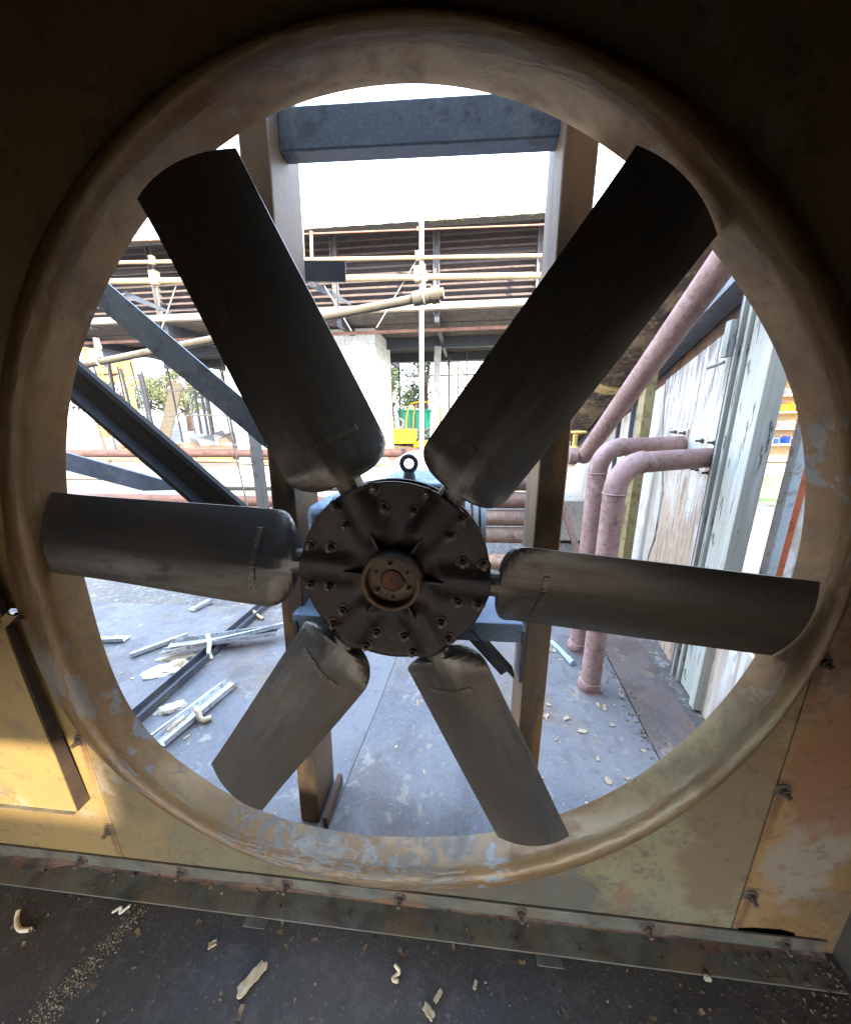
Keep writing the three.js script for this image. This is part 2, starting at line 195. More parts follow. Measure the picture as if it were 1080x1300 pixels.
function sheet(x0, x1, y0, y1, upper, foot = []) { // one half of a wall sheet, cut along the ring
  const pts = []; const N = Math.max(6, Math.ceil((x1 - x0) / 0.012));
  for (let i = 0; i <= N; i++) { const x = x0 + (x1 - x0) * i / N, [lo, hi] = holeSpan(x); pts.push([x, upper ? hi : lo]); }
  const out = upper ? [[x1, y1], [x0, y1]] : [[x1, y0], ...foot, [x0, y0]]; return planarUV(extr([...pts, ...out], 0.004).translate(0, 0, -0.004));
}
const wall = thing('fan_wall', 'rust stained sheet steel chamber wall around the big fan opening', 'wall'); wall.userData.kind = 'structure';
mesh('wall_panel', sheet(-0.9715, 0.9425, 0.003, WY, false), M.wall, wall, true);
mesh('wall_panel', sheet(-0.9715, 0.9425, 0.003, WY, true), M.wall, wall, true);
tag(mesh('wall_panel', sheet(0.9465, WX[1], 0.003, WY, false, [[1.125, 0.003], [1.11, 0.07], [1.07, 0.079], [1.0, 0.074], [0.962, 0.064], [0.96, 0.003]]), M.wall, wall, true), 'red brown panel right of the seam');
mesh('wall_panel', sheet(0.9465, WX[1], 0.07, WY, true), M.wall, wall, true);
const tear = (cx, cy, a, b, n = 14) => [...Array(n)].map((_, i) => { const t = i / n * 2 * Math.PI; return [cx + a * Math.cos(t) * (1 + 0.12 * Math.sin(2 * t)), cy + b * Math.sin(t)]; });
{ // left sheet, with a torn hole
  const pts = [], N = 140; for (let i = 0; i <= N; i++) { const y = 0.003 + (WY - 0.003) * i / N; let x = -0.9755; for (let k = 480; k < 1000; k++) { const p = HP[k], n = HP[k + 1]; if ((p[1] - y) * (n[1] - y) <= 0) x = Math.min(x, p[0]); } pts.push([x, y]); }
  const h = [-1.062, 0.991, -0.002]; mesh('wall_panel', planarUV(extr([...pts, [WX[0], WY], [WX[0], 0.003]], 0.004, [tear(h[0] + 0.004, h[1] + 0.002, 0.022, 0.01).reverse()]).translate(0, 0, -0.004)), M.wall, wall, true);
}
for (const [x, y] of WALLBOLTS) bolt(wall, x, y, 0.001, x * 9 + y);
mesh('backing_strip', span(0.9, 1.22, 0.0, 0.14, -0.03, -0.02), tint(M.rust, 0.25, 0.25, 0.25), wall);
for (const g of [span(-0.99, -0.955, 0.066, 2.7, -0.012, -0.0065), span(0.93, 0.962, 0.066, 2.7, -0.012, -0.0065)]) mesh('batten', g, M.rust, wall);   // straps behind the seams
M.floor = mat({ w: 704, tile: 1.3, base: [0.032, 0.024, 0.017], rough: 0.75, bump: 0.0035, layers: [
  { f: 4, o: 6, lo: 0.42, hi: 0.68, c: [0.06, 0.043, 0.028], a: 0.7, s: 301, b: 0.1 }, { f: 7, o: 6, lo: 0.52, hi: 0.68, c: [0.026, 0.023, 0.021], a: 0.7, s: 302, r: 0.55, b: -0.12 }, { f: 50, o: 4, lo: 0.56, hi: 0.72, c: [0.085, 0.065, 0.045], a: 0.45, s: 303, b: 0.3 }, { f: 240, o: 2, lo: 0.76, hi: 0.82, c: [0.2, 0.17, 0.13], a: 0.7, s: 304, b: 0.3, h: 1 }, { f: 220, o: 2, lo: 0.4, hi: 0.9, c: [0.058, 0.048, 0.038], a: 0.6, s: 305, b: 0.3 }] });
M.sheet = mat({ tile: 1.1, base: [0.07, 0.06, 0.045], rough: 0.65, bump: 0.002, layers: [{ f: 5, o: 5, lo: 0.42, hi: 0.7, c: [0.045, 0.037, 0.03], a: 0.8, s: 311 }, { f: [20, 5], o: 4, lo: 0.54, hi: 0.7, c: [0.095, 0.06, 0.035], a: 0.6, s: 312 }, { f: 9, o: 4, lo: 0.58, hi: 0.68, c: [0.03, 0.027, 0.025], a: 0.7, s: 313 }] });
struct('floor', span(WX[0] - 0.1, WX[1] + 0.1, -0.12, 0, -0.002, BACK + 0.06), M.floor);
struct('ceiling', span(WX[0] - 0.12, WX[1] + 0.12, WY, WY + 0.12, -0.004, BACK + 0.06), M.sheet);
const sd = (x, y0, y1, z0, z1) => span(x, x + 0.12, y0, y1, z0, z1), XL = WX[0] - 0.12, XR = WX[1];   // side walls; the air intakes at the rear are open low down
struct('wall_right', [sd(XR, 0.0005, WY, -0.006, 1.2), sd(XR, 0.6, WY, 1.2, BACK)], M.sheet);
struct('wall_left', [sd(XL, 0.0005, WY, -0.006, 1.0), sd(XL, 1.0, WY, 1.0, BACK)], M.sheet);
struct('wall_outer', [span(WX[1] + 0.125, 4.2, -0.01, 2.87, -0.08, 0.05), span(-7.5, WX[0] - 0.125, -0.01, 2.87, -0.08, 0.05)], M.sheet);
const BX = [WX[0] - 0.12, WX[1] + 0.12];
const bk = (x0, x1, y0, y1, z = BACK) => span(x0, x1, y0, y1, z, z + 0.05);
struct('wall_back', [bk(BX[0], BX[1], 0.0005, DOOR[2]), bk(BX[0], DOOR[0], DOOR[2], DOOR[3]), bk(DOOR[1], BX[1], DOOR[2], DOOR[3]), bk(BX[0], BX[1], DOOR[3], SLOT[2]), bk(BX[0], BX[1], SLOT[3], WY), bk(BX[0], SLOT[0], SLOT[2], SLOT[3]), bk(SLOT[1], BX[1], SLOT[2], SLOT[3])], M.sheet);
const P = [-0.86, -0.2, 0.92, 1.25];   // the partition hangs down to 0.92 m and has one higher notch
struct('partition', [bk(WX[0], P[0], P[2], P[3], MID), bk(P[1], WX[1], P[2], P[3], MID), bk(WX[0], WX[1], P[3], WY, MID)], M.sheet);

// foot angle along the wall, with its bolts and two packing tabs
const foot = thing('steel_angle', 'dirty steel angle bolted along the foot of the chamber wall', 'steel angle');
mesh('angle_bar', [span(-1.88, 1.19, 0.0065, 0.06, 0.0015, 0.0075, 0.0015), span(-1.88, 1.19, 0.0012, 0.008, 0.0078, 0.078, 0.0015)], M.angle = mat({ tile: 0.8, base: [0.1, 0.094, 0.066], rough: 0.62, bump: 0.0018, layers: [{ f: 6, o: 5, lo: 0.42, hi: 0.66, c: [0.145, 0.135, 0.095], a: 0.8, s: 321 }, { f: 8, o: 5, lo: 0.55, hi: 0.68, c: [0.15, 0.083, 0.035], a: 0.75, s: 322, r: 0.8 }, { f: 9, o: 5, lo: 0.52, hi: 0.66, c: [0.042, 0.038, 0.032], a: 0.8, s: 323 }, { f: 100, o: 2, lo: 0.5, hi: 0.9, c: [0.06, 0.05, 0.035], a: 0.6, s: 324, b: 0.3 }] }), foot);
{ const pos = [], N = 420, P = (x) => { const u = (x + 2) / 4, h = 0.003 + 0.012 * sst(0.42, 0.75, fbm(u, 0.3, 30, 3, 4, 331)), d = 0.004 + 0.03 * sst(0.4, 0.8, fbm(u, 0.6, 24, 3, 5, 332)); return [[x, 0.0084 + h, 0.0079], [x, 0.0084 + h * 0.35, 0.0079 + d * 0.45], [x, 0.0081, 0.0079 + d]]; };
  for (let i = 0; i < N; i++) { const a = P(-1.88 + 3.07 * i / N), b = P(-1.88 + 3.07 * (i + 1) / N); for (let k = 0; k < 2; k++) pos.push(...a[k], ...a[k + 1], ...b[k], ...b[k], ...a[k + 1], ...b[k + 1]); }
  const g = new THREE.BufferGeometry(); g.setAttribute('position', new THREE.Float32BufferAttribute(pos, 3)); g.computeVertexNormals(); mesh('dirt_line', g, tint(M.rust, 0.85, 0.8, 0.72), foot); }
for (const x of [-1.49, -1.125, -0.757, -0.389, -0.02, 0.351, 0.715, 1.08]) bolt(foot, x, 0.038, 0.0076, x * 5);
for (const x of [-0.455, 0.42]) mesh('packing_tab', span(x - 0.035, x + 0.035, 0.0012, 0.005, 0.079, 0.1), M.angle, foot);

// loose cover sheet at the left, with folded edges
const cover = thing('loose_cover_sheet', 'loose bent cover sheet left of the ring with a folded edge and a torn hole', 'metal sheet');
{
  const h = [-1.000, 1.016, 0.040], x0 = -1.88, xr = -1.035, yb = 0.32, yt = 1.66;
  mesh('sheet_face', planarUV(extr([[x0, yb], [xr + 0.012, yb], [xr - 0.006, 0.8], [xr - 0.008, 1.25], [xr - 0.07, yt], [x0, yt]], 0.003, [tear(h[0], h[1], 0.019, 0.008)]).translate(0, 0, 0.038)), M.wall, cover, true);
  mesh('folded_edge', extr([[0, 0], [-0.036, 0], [-0.006, 0.94], [0, 0.94]], 0.003).applyMatrix4(new THREE.Matrix4().makeBasis(new THREE.Vector3(0, 0, 1), new THREE.Vector3(-0.0235, 1, 0), new THREE.Vector3(-1, 0, 0)).setPosition(xr + 0.0155, yb, 0.04)), tint(M.rust, 0.3, 0.28, 0.28), cover);
  mesh('bottom_hem', [bar([x0, yb - 0.002, 0.045], [xr + 0.01, yb - 0.002, 0.045], 0.012, 0.004, [0, 1, 0], 0.001)], M.angle, cover);
  const tb = extr([[0, 0], [0.05, 0.004], [0.046, 0.022], [0.012, 0.026]], 0.002); mesh('bent_tab', at(tb, h[0] - 0.03, h[1] - 0.03, 0.0415, -0.9, 0.2, 0.1), M.rust, cover);
}

// ---------- the ring around the fan ----------
const ringTex = paintTex(1536, 192, [0.2, 0.155, 0.085], 0.5, [], (u, v) => {   // u round the ring, v from throat edge to lip
  const d = u * 360; u += 0.006 * (vn(u, v, 90, 12, 411) - 0.5); v = Math.min(0.999, Math.max(0, v + 0.06 * (vn(u, v, 90, 12, 412) - 0.5))); const n1 = fbm(u, v, 24, 3, 6, 401), n2 = fbm(u, v, 70, 8, 5, 402), n3 = fbm(u, v, 160, 18, 4, 403), n4 = fbm(u, v, 400, 40, 3, 404), n5 = fbm(u, v, 44, 5, 5, 405); let c = [0.165, 0.09, 0.03], r = 0.42, b = 0.5;
  const mix = (k, q, rr) => { k = Math.min(1, Math.max(0, k)); for (let i = 0; i < 3; i++) c[i] += (q[i] - c[i]) * k; if (rr !== undefined) r += (rr - r) * k; };
  const arc = (A, w) => { let e = Math.abs(((d - A + 540) % 360) - 180); return sst(w, w * 0.6, e + (n1 - 0.5) * w * 1.4); };
  mix(sst(0.4, 0.66, n1), [0.2, 0.125, 0.05]); mix(sst(0.45, 0.75, n2) * 0.5, [0.115, 0.065, 0.024], 0.5);
  mix(arc(325, 32) * 0.8, [0.17, 0.14, 0.07], 0.35); mix(arc(300, 20) * 0.5, [0.185, 0.115, 0.045]);
  mix(sst(0.46, 0.62, n5 + (n3 - 0.5) * 0.4) * 0.6, [0.155, 0.072, 0.02], 0.6); mix(sst(0.5, 0.64, fbm(u, v, 34, 4, 6, 415)) * 0.4, [0.06, 0.036, 0.017], 0.55);             // rust and grime all over
  mix(sst(0.72, 0.9, v + (n3 - 0.5) * 0.4) * (0.75 * arc(285, 40)), [0.24, 0.12, 0.036], 0.75);
  const flake = arc(262, 26); mix(flake * sst(0.5, 0.57, n4 * 0.45 + n3 * 0.35 + n2 * 0.2) * 0.75, [0.17, 0.155, 0.125], 0.7); mix(flake * sst(0.51, 0.58, fbm(u, v, 260, 30, 5, 419)) * 0.6, [0.1, 0.095, 0.085], 0.7); b += flake * sst(0.5, 0.6, n2) * 0.5;
  mix(arc(286, 4) * sst(0.54, 0.6, n3), [0.22, 0.23, 0.22], 0.7); mix(arc(214, 9) * sst(0.58, 0.62, n3 * 0.5 + n2 * 0.5) * 0.7, [0.13, 0.16, 0.18], 0.65); mix(arc(200, 10) * sst(0.58, 0.66, n5) * 0.5, [0.17, 0.19, 0.19]);
  mix(arc(17, 5) * sst(0.58, 0.62, n3) * 0.6, [0.17, 0.2, 0.19]); mix(sst(0.58, 0.72, n5) * sst(0.5, 0.66, n3) * 0.4, [0.26, 0.23, 0.17], 0.6); mix(sst(0.6, 0.76, n3) * 0.3, [0.08, 0.06, 0.04], 0.7); mix(sst(0.7, 0.76, n4) * 0.35, [0.05, 0.04, 0.03]);
  b += (n3 - 0.5) * 0.35 + (n1 - 0.5) * 0.3; return [c, r, b];
});
M.ring = new THREE.MeshStandardMaterial({ ...ringTex, roughness: 0.95, metalness: 0.2, bumpScale: 0.003, side: THREE.DoubleSide });
function ringSection(d0, d1) {
  const N = Math.ceil((d1 - d0) / 1.5), prof = (d) => {
    const a = throatR(d), l = lipR(d), o = [[a + 0.024, -0.082], [a + 0.003, -0.081], [a, -0.078], [a, -0.055], [a - 0.001, -0.03], [a - 0.001, -0.006]], cw = Math.min(0.026, (l - a) * 0.5);
    for (let k = 1; k <= 9; k++) { const p = Math.PI / 2 * k / 9; o.push([a - 0.001 + cw * (1 - Math.cos(p)), -0.006 + 0.036 * Math.sin(p)]); }
    for (let k = 1; k <= 6; k++) { const q = k / 6; o.push([a + cw + (l - a - cw) * 0.72 * q, 0.03 - 0.009 * q * q]); }
    for (let k = 1; k <= 5; k++) { const p = Math.PI / 2 * k / 5; o.push([a + cw + (l - a - cw) * (0.72 + 0.28 * Math.sin(p)), 0.0004 + 0.0206 * Math.cos(p)]); } return o; };
  const pos = [], uv = [], idx = []; let S;
  for (let i = 0; i <= N; i++) { const d = d0 + (d1 - d0) * i / N, P = prof(d), a = d * D2R; S = P.length; P.forEach(([r, z], j) => { pos.push(r * Math.cos(a), r * Math.sin(a), z); uv.push(d / 360, j / (S - 1)); }); }
  for (let i = 0; i < N; i++) for (let j = 0; j < S - 1; j++) { const q = i * S + j, t = q + S; idx.push(q, t, q + 1, t, t + 1, q + 1); }
  const g = new THREE.BufferGeometry(); g.setAttribute('position', new THREE.Float32BufferAttribute(pos, 3)); g.setAttribute('uv', new THREE.Float32BufferAttribute(uv, 2)); g.setIndex(idx); g.computeVertexNormals(); return g;
}
const fanRing = thing('fan_ring', 'rolled steel ring with a rounded rusty lip around the fan', 'fan ring', [0, CY, 0]);
for (const [a, b] of [[-87, 33.1], [33.1, 158], [158, 272.985]]) mesh('ring_section', ringSection(a, b), M.ring, fanRing, true);
for (const d of [33.09, 157.99, 272.995]) { const a = d * D2R, R = throatR(d) + 0.0075; mesh('joint_strip', at(new THREE.BoxGeometry(0.002, 0.05, 0.075), R * Math.cos(a), R * Math.sin(a), -0.04, 0, 0, a), M.rust, fanRing); }

// ---------- the fan ----------
const font = await new FontLoader().loadAsync('fonts/droid/droid_sans_bold.typeface.json');
const RT = 0.908, TILT = -5.5;
const halfW = (r) => { const hb = 0.114 - 0.009 * sst(0.3, RT, r); if (r <= 0.246) return 0.031; const k = Math.min(1, (r - 0.246) / 0.062); return 0.031 + (hb - 0.031) * Math.pow(1 - Math.pow(1 - k, 2.3), 1 / 2.3); };
const slope = (r) => (0.34 - 0.165 * sst(0.28, 0.86, r)) * sst(0.225, 0.31, r);
const camber = (r, t) => { const h = halfW(r), q = Math.min(1, Math.abs(t) / h), k = sst(0.24, 0.34, r); return (1 - k) * 0.027 * Math.sqrt(Math.max(0, 1 - q * q)) + k * 0.021 * (1 - q * q) + k * 0.021 * Math.exp(-t * t / 0.0014) * Math.exp(-(r - 0.26) / 0.075); };
const cone = (r) => 0.008 * Math.max(0, r - 0.27) / 0.64;   // the blades lean slightly forward
const front = (r, t) => -0.03 + cone(r) + slope(r) * t + camber(r, t);
const back = (r, t) => { const h = halfW(r), q = Math.min(1, Math.abs(t) / h), k = sst(0.24, 0.34, r); return -0.03 + cone(r) + slope(r) * t - 0.0035 - (1 - k) * 0.026 * Math.sqrt(Math.max(0, 1 - q * q)) + k * 0.012 * (1 - q * q); };
function bladeGeo() {
  const us = []; for (let i = 0; i <= 14; i++) us.push(0.17 + 0.076 * i / 14); for (let i = 1; i <= 22; i++) us.push(0.246 + 0.066 * Math.pow(i / 22, 1.7)); for (let i = 1; i <= 40; i++) us.push(0.312 + (RT - 0.312) * i / 40);
  const nv = 36, pos = [], uv = [], idx = [], row = 2 * (nv + 1);
  us.forEach((r0) => { const f = (r, t) => { const k = sst(0.4, RT, r0), lim = Math.sqrt(RT * RT - t * t) - RT; return r + lim * k; };
    for (let s = 0; s < 2; s++) for (let j = 0; j <= nv; j++) { const q = -Math.cos(Math.PI * j / nv), t = q * halfW(r0), r = f(r0, t); pos.push(r, t, s ? back(r, t) : front(r, t)); uv.push(r / 0.9 + (s ? 0.3 : 0), t / 0.9); } });
  const n = us.length; for (let i = 0; i < n - 1; i++) { const a = i * row, b = a + row; for (let j = 0; j < nv; j++) { idx.push(a + j, b + j, a + j + 1, b + j, b + j + 1, a + j + 1); const c = a + nv + 1 + j, d = b + nv + 1 + j; idx.push(c, c + 1, d, d, c + 1, d + 1); } idx.push(a, a + nv + 1, b, b, a + nv + 1, b + nv + 1, a + nv, b + nv, a + 2 * nv + 1, b + nv, b + 2 * nv + 1, a + 2 * nv + 1); }
  const e = (n - 1) * row; for (let j = 0; j < nv; j++) idx.push(e + j, e + nv + 1 + j, e + j + 1, e + j + 1, e + nv + 1 + j, e + nv + 2 + j);
  const g = new THREE.BufferGeometry(); g.setAttribute('position', new THREE.Float32BufferAttribute(pos, 3)); g.setAttribute('uv', new THREE.Float32BufferAttribute(uv, 2)); g.setIndex(idx); return toCreasedNormals(g, 0.7);
}
const BLADE = bladeGeo();
function wrapOnBlade(g, rBase) { g = clean(g); const p = g.attributes.position; for (let i = 0; i < p.count; i++) { const t = -p.getX(i), r = rBase + p.getY(i); p.setXYZ(i, r, t, front(r, t) + p.getZ(i) - 0.0002); } g.computeVertexNormals(); return g; }
const tg = new TextGeometry('Moore International', { font, size: 0.0135, depth: 0.004, curveSegments: 2, bevelEnabled: false }); tg.computeBoundingBox(); { const w = tg.boundingBox.max.x; tg.scale(0.122 / w, 1, 1).translate(-0.049, 0, 0); }
const LETTERS = boxUV(wrapOnBlade(tg, 0.339), 0.9);
const EMBLEM = boxUV(wrapOnBlade(mergeGeometries([at(new THREE.TorusGeometry(0.0105, 0.0013, 6, 24), 0, 0, 0.0005), at(new THREE.TorusGeometry(0.0055, 0.0012, 6, 14, 4.2), 0, 0, 0.0005, 0, 0, 1.2), bx(0.002, 0.009, 0.0016, 0.001, -0.001, 0.0008)].map(clean)).translate(-0.068, 0.004, 0), 0.339), 0.9);
const fan = thing('axial_fan', 'big six bladed axial fan with dark metal blades and bolted hub', 'fan', [0, CY, 0]);
M.letter = tint(M.blade, 2, 1.95, 1.85); 
for (let k = 0; k < 6; k++) {
  const m = M.blade, g = BLADE.clone(), uv = g.attributes.uv; for (let i = 0; i < uv.count; i++) uv.setXY(i, uv.getX(i) + 0.37 * k, uv.getY(i) + 0.21 * k);
  const b = mesh('blade', g, m, fan, true); b.rotation.z = (TILT + 60 * k) * D2R;
  const l = new THREE.Mesh(LETTERS, M.letter); l.name = 'lettering'; b.add(l); const e = new THREE.Mesh(EMBLEM, M.letter); e.name = 'emblem'; b.add(e);
}
{ // hub plates pressed out over the blade shanks
  const disc = (z0, sgn, Rm) => { const nr = 30, na = 180, pos = [], idx = []; for (let i = 0; i <= nr; i++) { const r = 0.05 + (Rm - 0.05) * i / nr; for (let j = 0; j <= na; j++) { const a = j / na * 2 * Math.PI; let z = 0; for (let k = 0; k < 6; k++) { const A = (TILT + 60 * k) * D2R, x = r * Math.cos(a - A), y = r * Math.sin(a - A); if (x > 0) z += 0.0165 * Math.exp(-Math.pow(Math.abs(y) / 0.036, 3)) * sst(0.075, 0.12, x); } z += 0.004 * sst(Rm - 0.006, Rm, r); pos.push(r * Math.cos(a), r * Math.sin(a), z0 + sgn * z); } }
    for (let i = 0; i < nr; i++) for (let j = 0; j < na; j++) { const q = i * (na + 1) + j, t = q + na + 1; idx.push(q, t, q + 1, t, t + 1, q + 1); } const g = new THREE.BufferGeometry(); g.setAttribute('position', new THREE.Float32BufferAttribute(pos, 3)); g.setIndex(idx); g.computeVertexNormals(); return g; };
  mesh('hub_plate', [disc(-0.016, 1, 0.2265), disc(-0.021, 1, 0.2265), at(new THREE.CylinderGeometry(0.2265, 0.2265, 0.006, 120, 1, true), 0, 0, -0.0165, Math.PI / 2)], M.hub, fan);
  mesh('hub_plate', [disc(-0.05, -1, 0.2265), disc(-0.056, -1, 0.2265), at(new THREE.CylinderGeometry(0.2265, 0.2265, 0.008, 120, 1, true), 0, 0, -0.054, Math.PI / 2)], M.hub, fan);
  const L = (pts) => new THREE.LatheGeometry(pts.map(([r, z]) => new THREE.Vector2(r, z)), 72).rotateX(Math.PI / 2);
  M.boss = mat({ w: 512, tile: 0.22, base: [0.15, 0.095, 0.05], rough: 0.6, metal: 0.35, bump: 0.001, layers: [{ f: 5, o: 5, lo: 0.45, hi: 0.65, c: [0.075, 0.056, 0.042], a: 0.85, s: 431 }, { f: 9, o: 5, lo: 0.55, hi: 0.66, c: [0.26, 0.15, 0.06], a: 0.6, s: 432 }, { f: 60, o: 3, lo: 0.5, hi: 0.8, c: [0.06, 0.045, 0.035], a: 0.5, s: 433, b: 0.2 }] });
  const boss = mesh('hub_boss', L([[0.072, -0.03], [0.071, 0.018], [0.069, 0.034], [0.066, 0.0375], [0.06, 0.0375], [0.0575, 0.034], [0.056, 0.016], [0.0555, 0.0145], [0.03, 0.0145], [0.027, 0.0145], [0.026, 0.011]]), M.boss, fan);
  mesh('shaft', [L([[0.0255, -0.4], [0.0255, 0.015], [0.0235, 0.0175], [0.004, 0.0175], [0.0015, 0.015], [0, 0.0145]])], M.shaft = tint(M.rust, 1.15, 0.85, 0.8), boss);
  mesh('shaft_key', bx(0.009, 0.009, 0.02, 0.0285, -0.002, 0.009), M.shaft, boss);
  for (let k = 0; k < 3; k++) bolt(boss, 0.042 * Math.cos((95 + 120 * k) * D2R), 0.042 * Math.sin((95 + 120 * k) * D2R), 0.0145, k, NUT).scale.setScalar(0.7);
  for (const d of [30, 150, 270]) mesh('bolt_hole', at(new THREE.CylinderGeometry(0.0042, 0.0042, 0.003, 12, 1), 0.042 * Math.cos(d * D2R), 0.042 * Math.sin(d * D2R), 0.0138, Math.PI / 2), plain(0.01, 0.008, 0.007, 0.9), boss);
  for (let k = 0; k < 6; k++) { const a = (TILT + 60 * k) * D2R, A = [0.069, 0.118]; const f = extr([[A[0], -0.012], [A[0], 0.006], [A[0] + 0.012, 0.0075], [A[1], 0.0055], [A[1], -0.012]], 0.006).translate(0, 0, -0.003).rotateX(Math.PI / 2); mesh('web', f.rotateZ(a), M.hub, fan);
    for (const [r, o] of [[0.212, 13.7], [0.165, 17.8]]) for (const s of [-1, 1]) { const q = a + s * o * D2R; bolt(fan, r * Math.cos(q), r * Math.sin(q), -0.0155, k * 1.3 + s * 0.4 + r * 20).scale.setScalar(0.85); } }
}

// ---------- drive and its support frame behind the fan ----------
const frame = thing('support_frame', 'rusty steel frame of two posts, beam, shelf and braces behind the fan', 'steel frame');
function post(xb, xt, zf, zb, w) { const d = zf - zb, p0 = [xb, 0, (zf + zb) / 2], p1 = [xt, 2.62, (zf + zb) / 2]; return bar(p0, p1, w, d, [0, 0, 1], 0.006); }
const pl = mesh('post', post(-0.404, -0.302, -0.2, -0.37, 0.073), M.post, frame);
const pr = mesh('post', post(0.385, 0.405, -0.2, -0.37, 0.073), M.post, frame);
mesh('base_plate', span(-0.345, -0.326, 0.001, 0.05, -0.36, -0.185, 0.002), M.rust, frame);
M.beam = tint(M.blue, 0.75, 0.78, 0.85);
tag(mesh('crossbeam', [bar([-0.285, 2.155, -0.28], [0.375, 2.135, -0.28], 0.05, 0.085, [0, 1, 0], 0.004)], M.beam, frame), 'blue grey crossbeam between the posts');
tag(mesh('shelf', [span(-0.345, 0.335, 0.905, 0.925, -0.42, -0.15, 0.003), span(-0.345, 0.335, 0.86, 0.904, -0.17, -0.158)], M.blue, frame), 'blue painted shelf under the drive');
for (const s of [-1, 1]) mesh('gusset', [bar([s * 0.338, 0.73, -0.18], [s * 0.338, 0.9, -0.18], 0.01, 0.06, [0, 0, 1]), profile(angleP(0.045, 0.045, 0.006), [s * 0.32, 0.745, -0.2], [s * 0.19, 0.9, -0.2], [0, 0, 1])], M.darkpaint, frame);
M.brace = mat({ w: 256, tile: 0.6, base: [0.012, 0.012, 0.013], rough: 0.85, bump: 0.001, layers: [{ f: 6, o: 5, lo: 0.45, hi: 0.7, c: [0.02, 0.018, 0.016], a: 0.8, s: 121 }, { f: 30, o: 4, lo: 0.6, hi: 0.72, c: [0.035, 0.026, 0.02], a: 0.5, s: 122 }] });
tag(mesh('brace', profile([[-0.05, -0.03], [0.05, -0.03], [0.05, -0.008], [0.036, -0.004], [0.03, -0.014], [-0.03, -0.014], [-0.036, 0.02], [-0.05, 0.02]], [-1.75, 2.19, -0.42], [-0.4, 1.02, -0.28], [0, 0, 1]), M.brace, frame), 'dark channel brace running up to the left');
M.brace2 = tint(M.blue, 0.62, 0.56, 0.5);
{ const a = [-1.211, 2.039, -0.500], b = [-0.528, 1.425, -0.500]; tag(mesh('brace', [bar(a, b, 0.088, 0.008, [0, 0, 1]), bar([a[0] - 0.026, a[1] - 0.036, a[2] - 0.03], [b[0] - 0.026, b[1] - 0.036, b[2] - 0.03], 0.008, 0.052, [0, 0, 1])], M.brace2, frame), 'blue grey angle brace above the dark one'); }
// gearbox with lifting eye
const gear = thing('gearbox', 'blue painted gearbox with a lifting eye behind the hub', 'gearbox', [0, CY, 0]);
mesh('housing', [span(-0.2, 0.16, -0.2, 0.165, -0.4, -0.13, 0.03), span(-0.06, 0.13, 0.16, 0.2, -0.38, -0.14, 0.012), span(-0.28, -0.18, -0.2, 0.13, -0.36, -0.16, 0.03)], M.gearblue = mat({ tile: 0.5, base: [0.2, 0.29, 0.4], rough: 0.6, bump: 0.0015, layers: [{ f: 7, o: 5, lo: 0.46, hi: 0.62, c: [0.4, 0.47, 0.54], a: 0.8, s: 131, b: 0.2 }, { f: 18, o: 5, lo: 0.56, hi: 0.66, c: [0.12, 0.17, 0.27], a: 0.7, s: 132 }, { f: 50, o: 3, lo: 0.62, hi: 0.72, c: [0.07, 0.06, 0.06], a: 0.6, s: 133 }] }), gear);
mesh('bearing_cover', at(new THREE.CylinderGeometry(0.1, 0.115, 0.08, 40), 0, 0, -0.1, Math.PI / 2), M.darkpaint, gear);
mesh('side_flange', [0, 1, 2].map((k) => at(new THREE.CylinderGeometry(0.12 - 0.012 * k, 0.12 - 0.012 * k, 0.014, 40), 0.175 + 0.022 * k, 0.03, -0.28, 0, 0, Math.PI / 2)), tint(M.paint, 0.62, 0.6, 0.56), gear);
mesh('lifting_eye', [new THREE.TorusGeometry(0.0195, 0.0068, 14, 36).translate(0.016, 0.243, -0.19), at(new THREE.CylinderGeometry(0.014, 0.018, 0.022, 18), 0.016, 0.209, -0.19)], M.eye = tint(M.darkpaint, 2, 1.8, 1.5), gear);

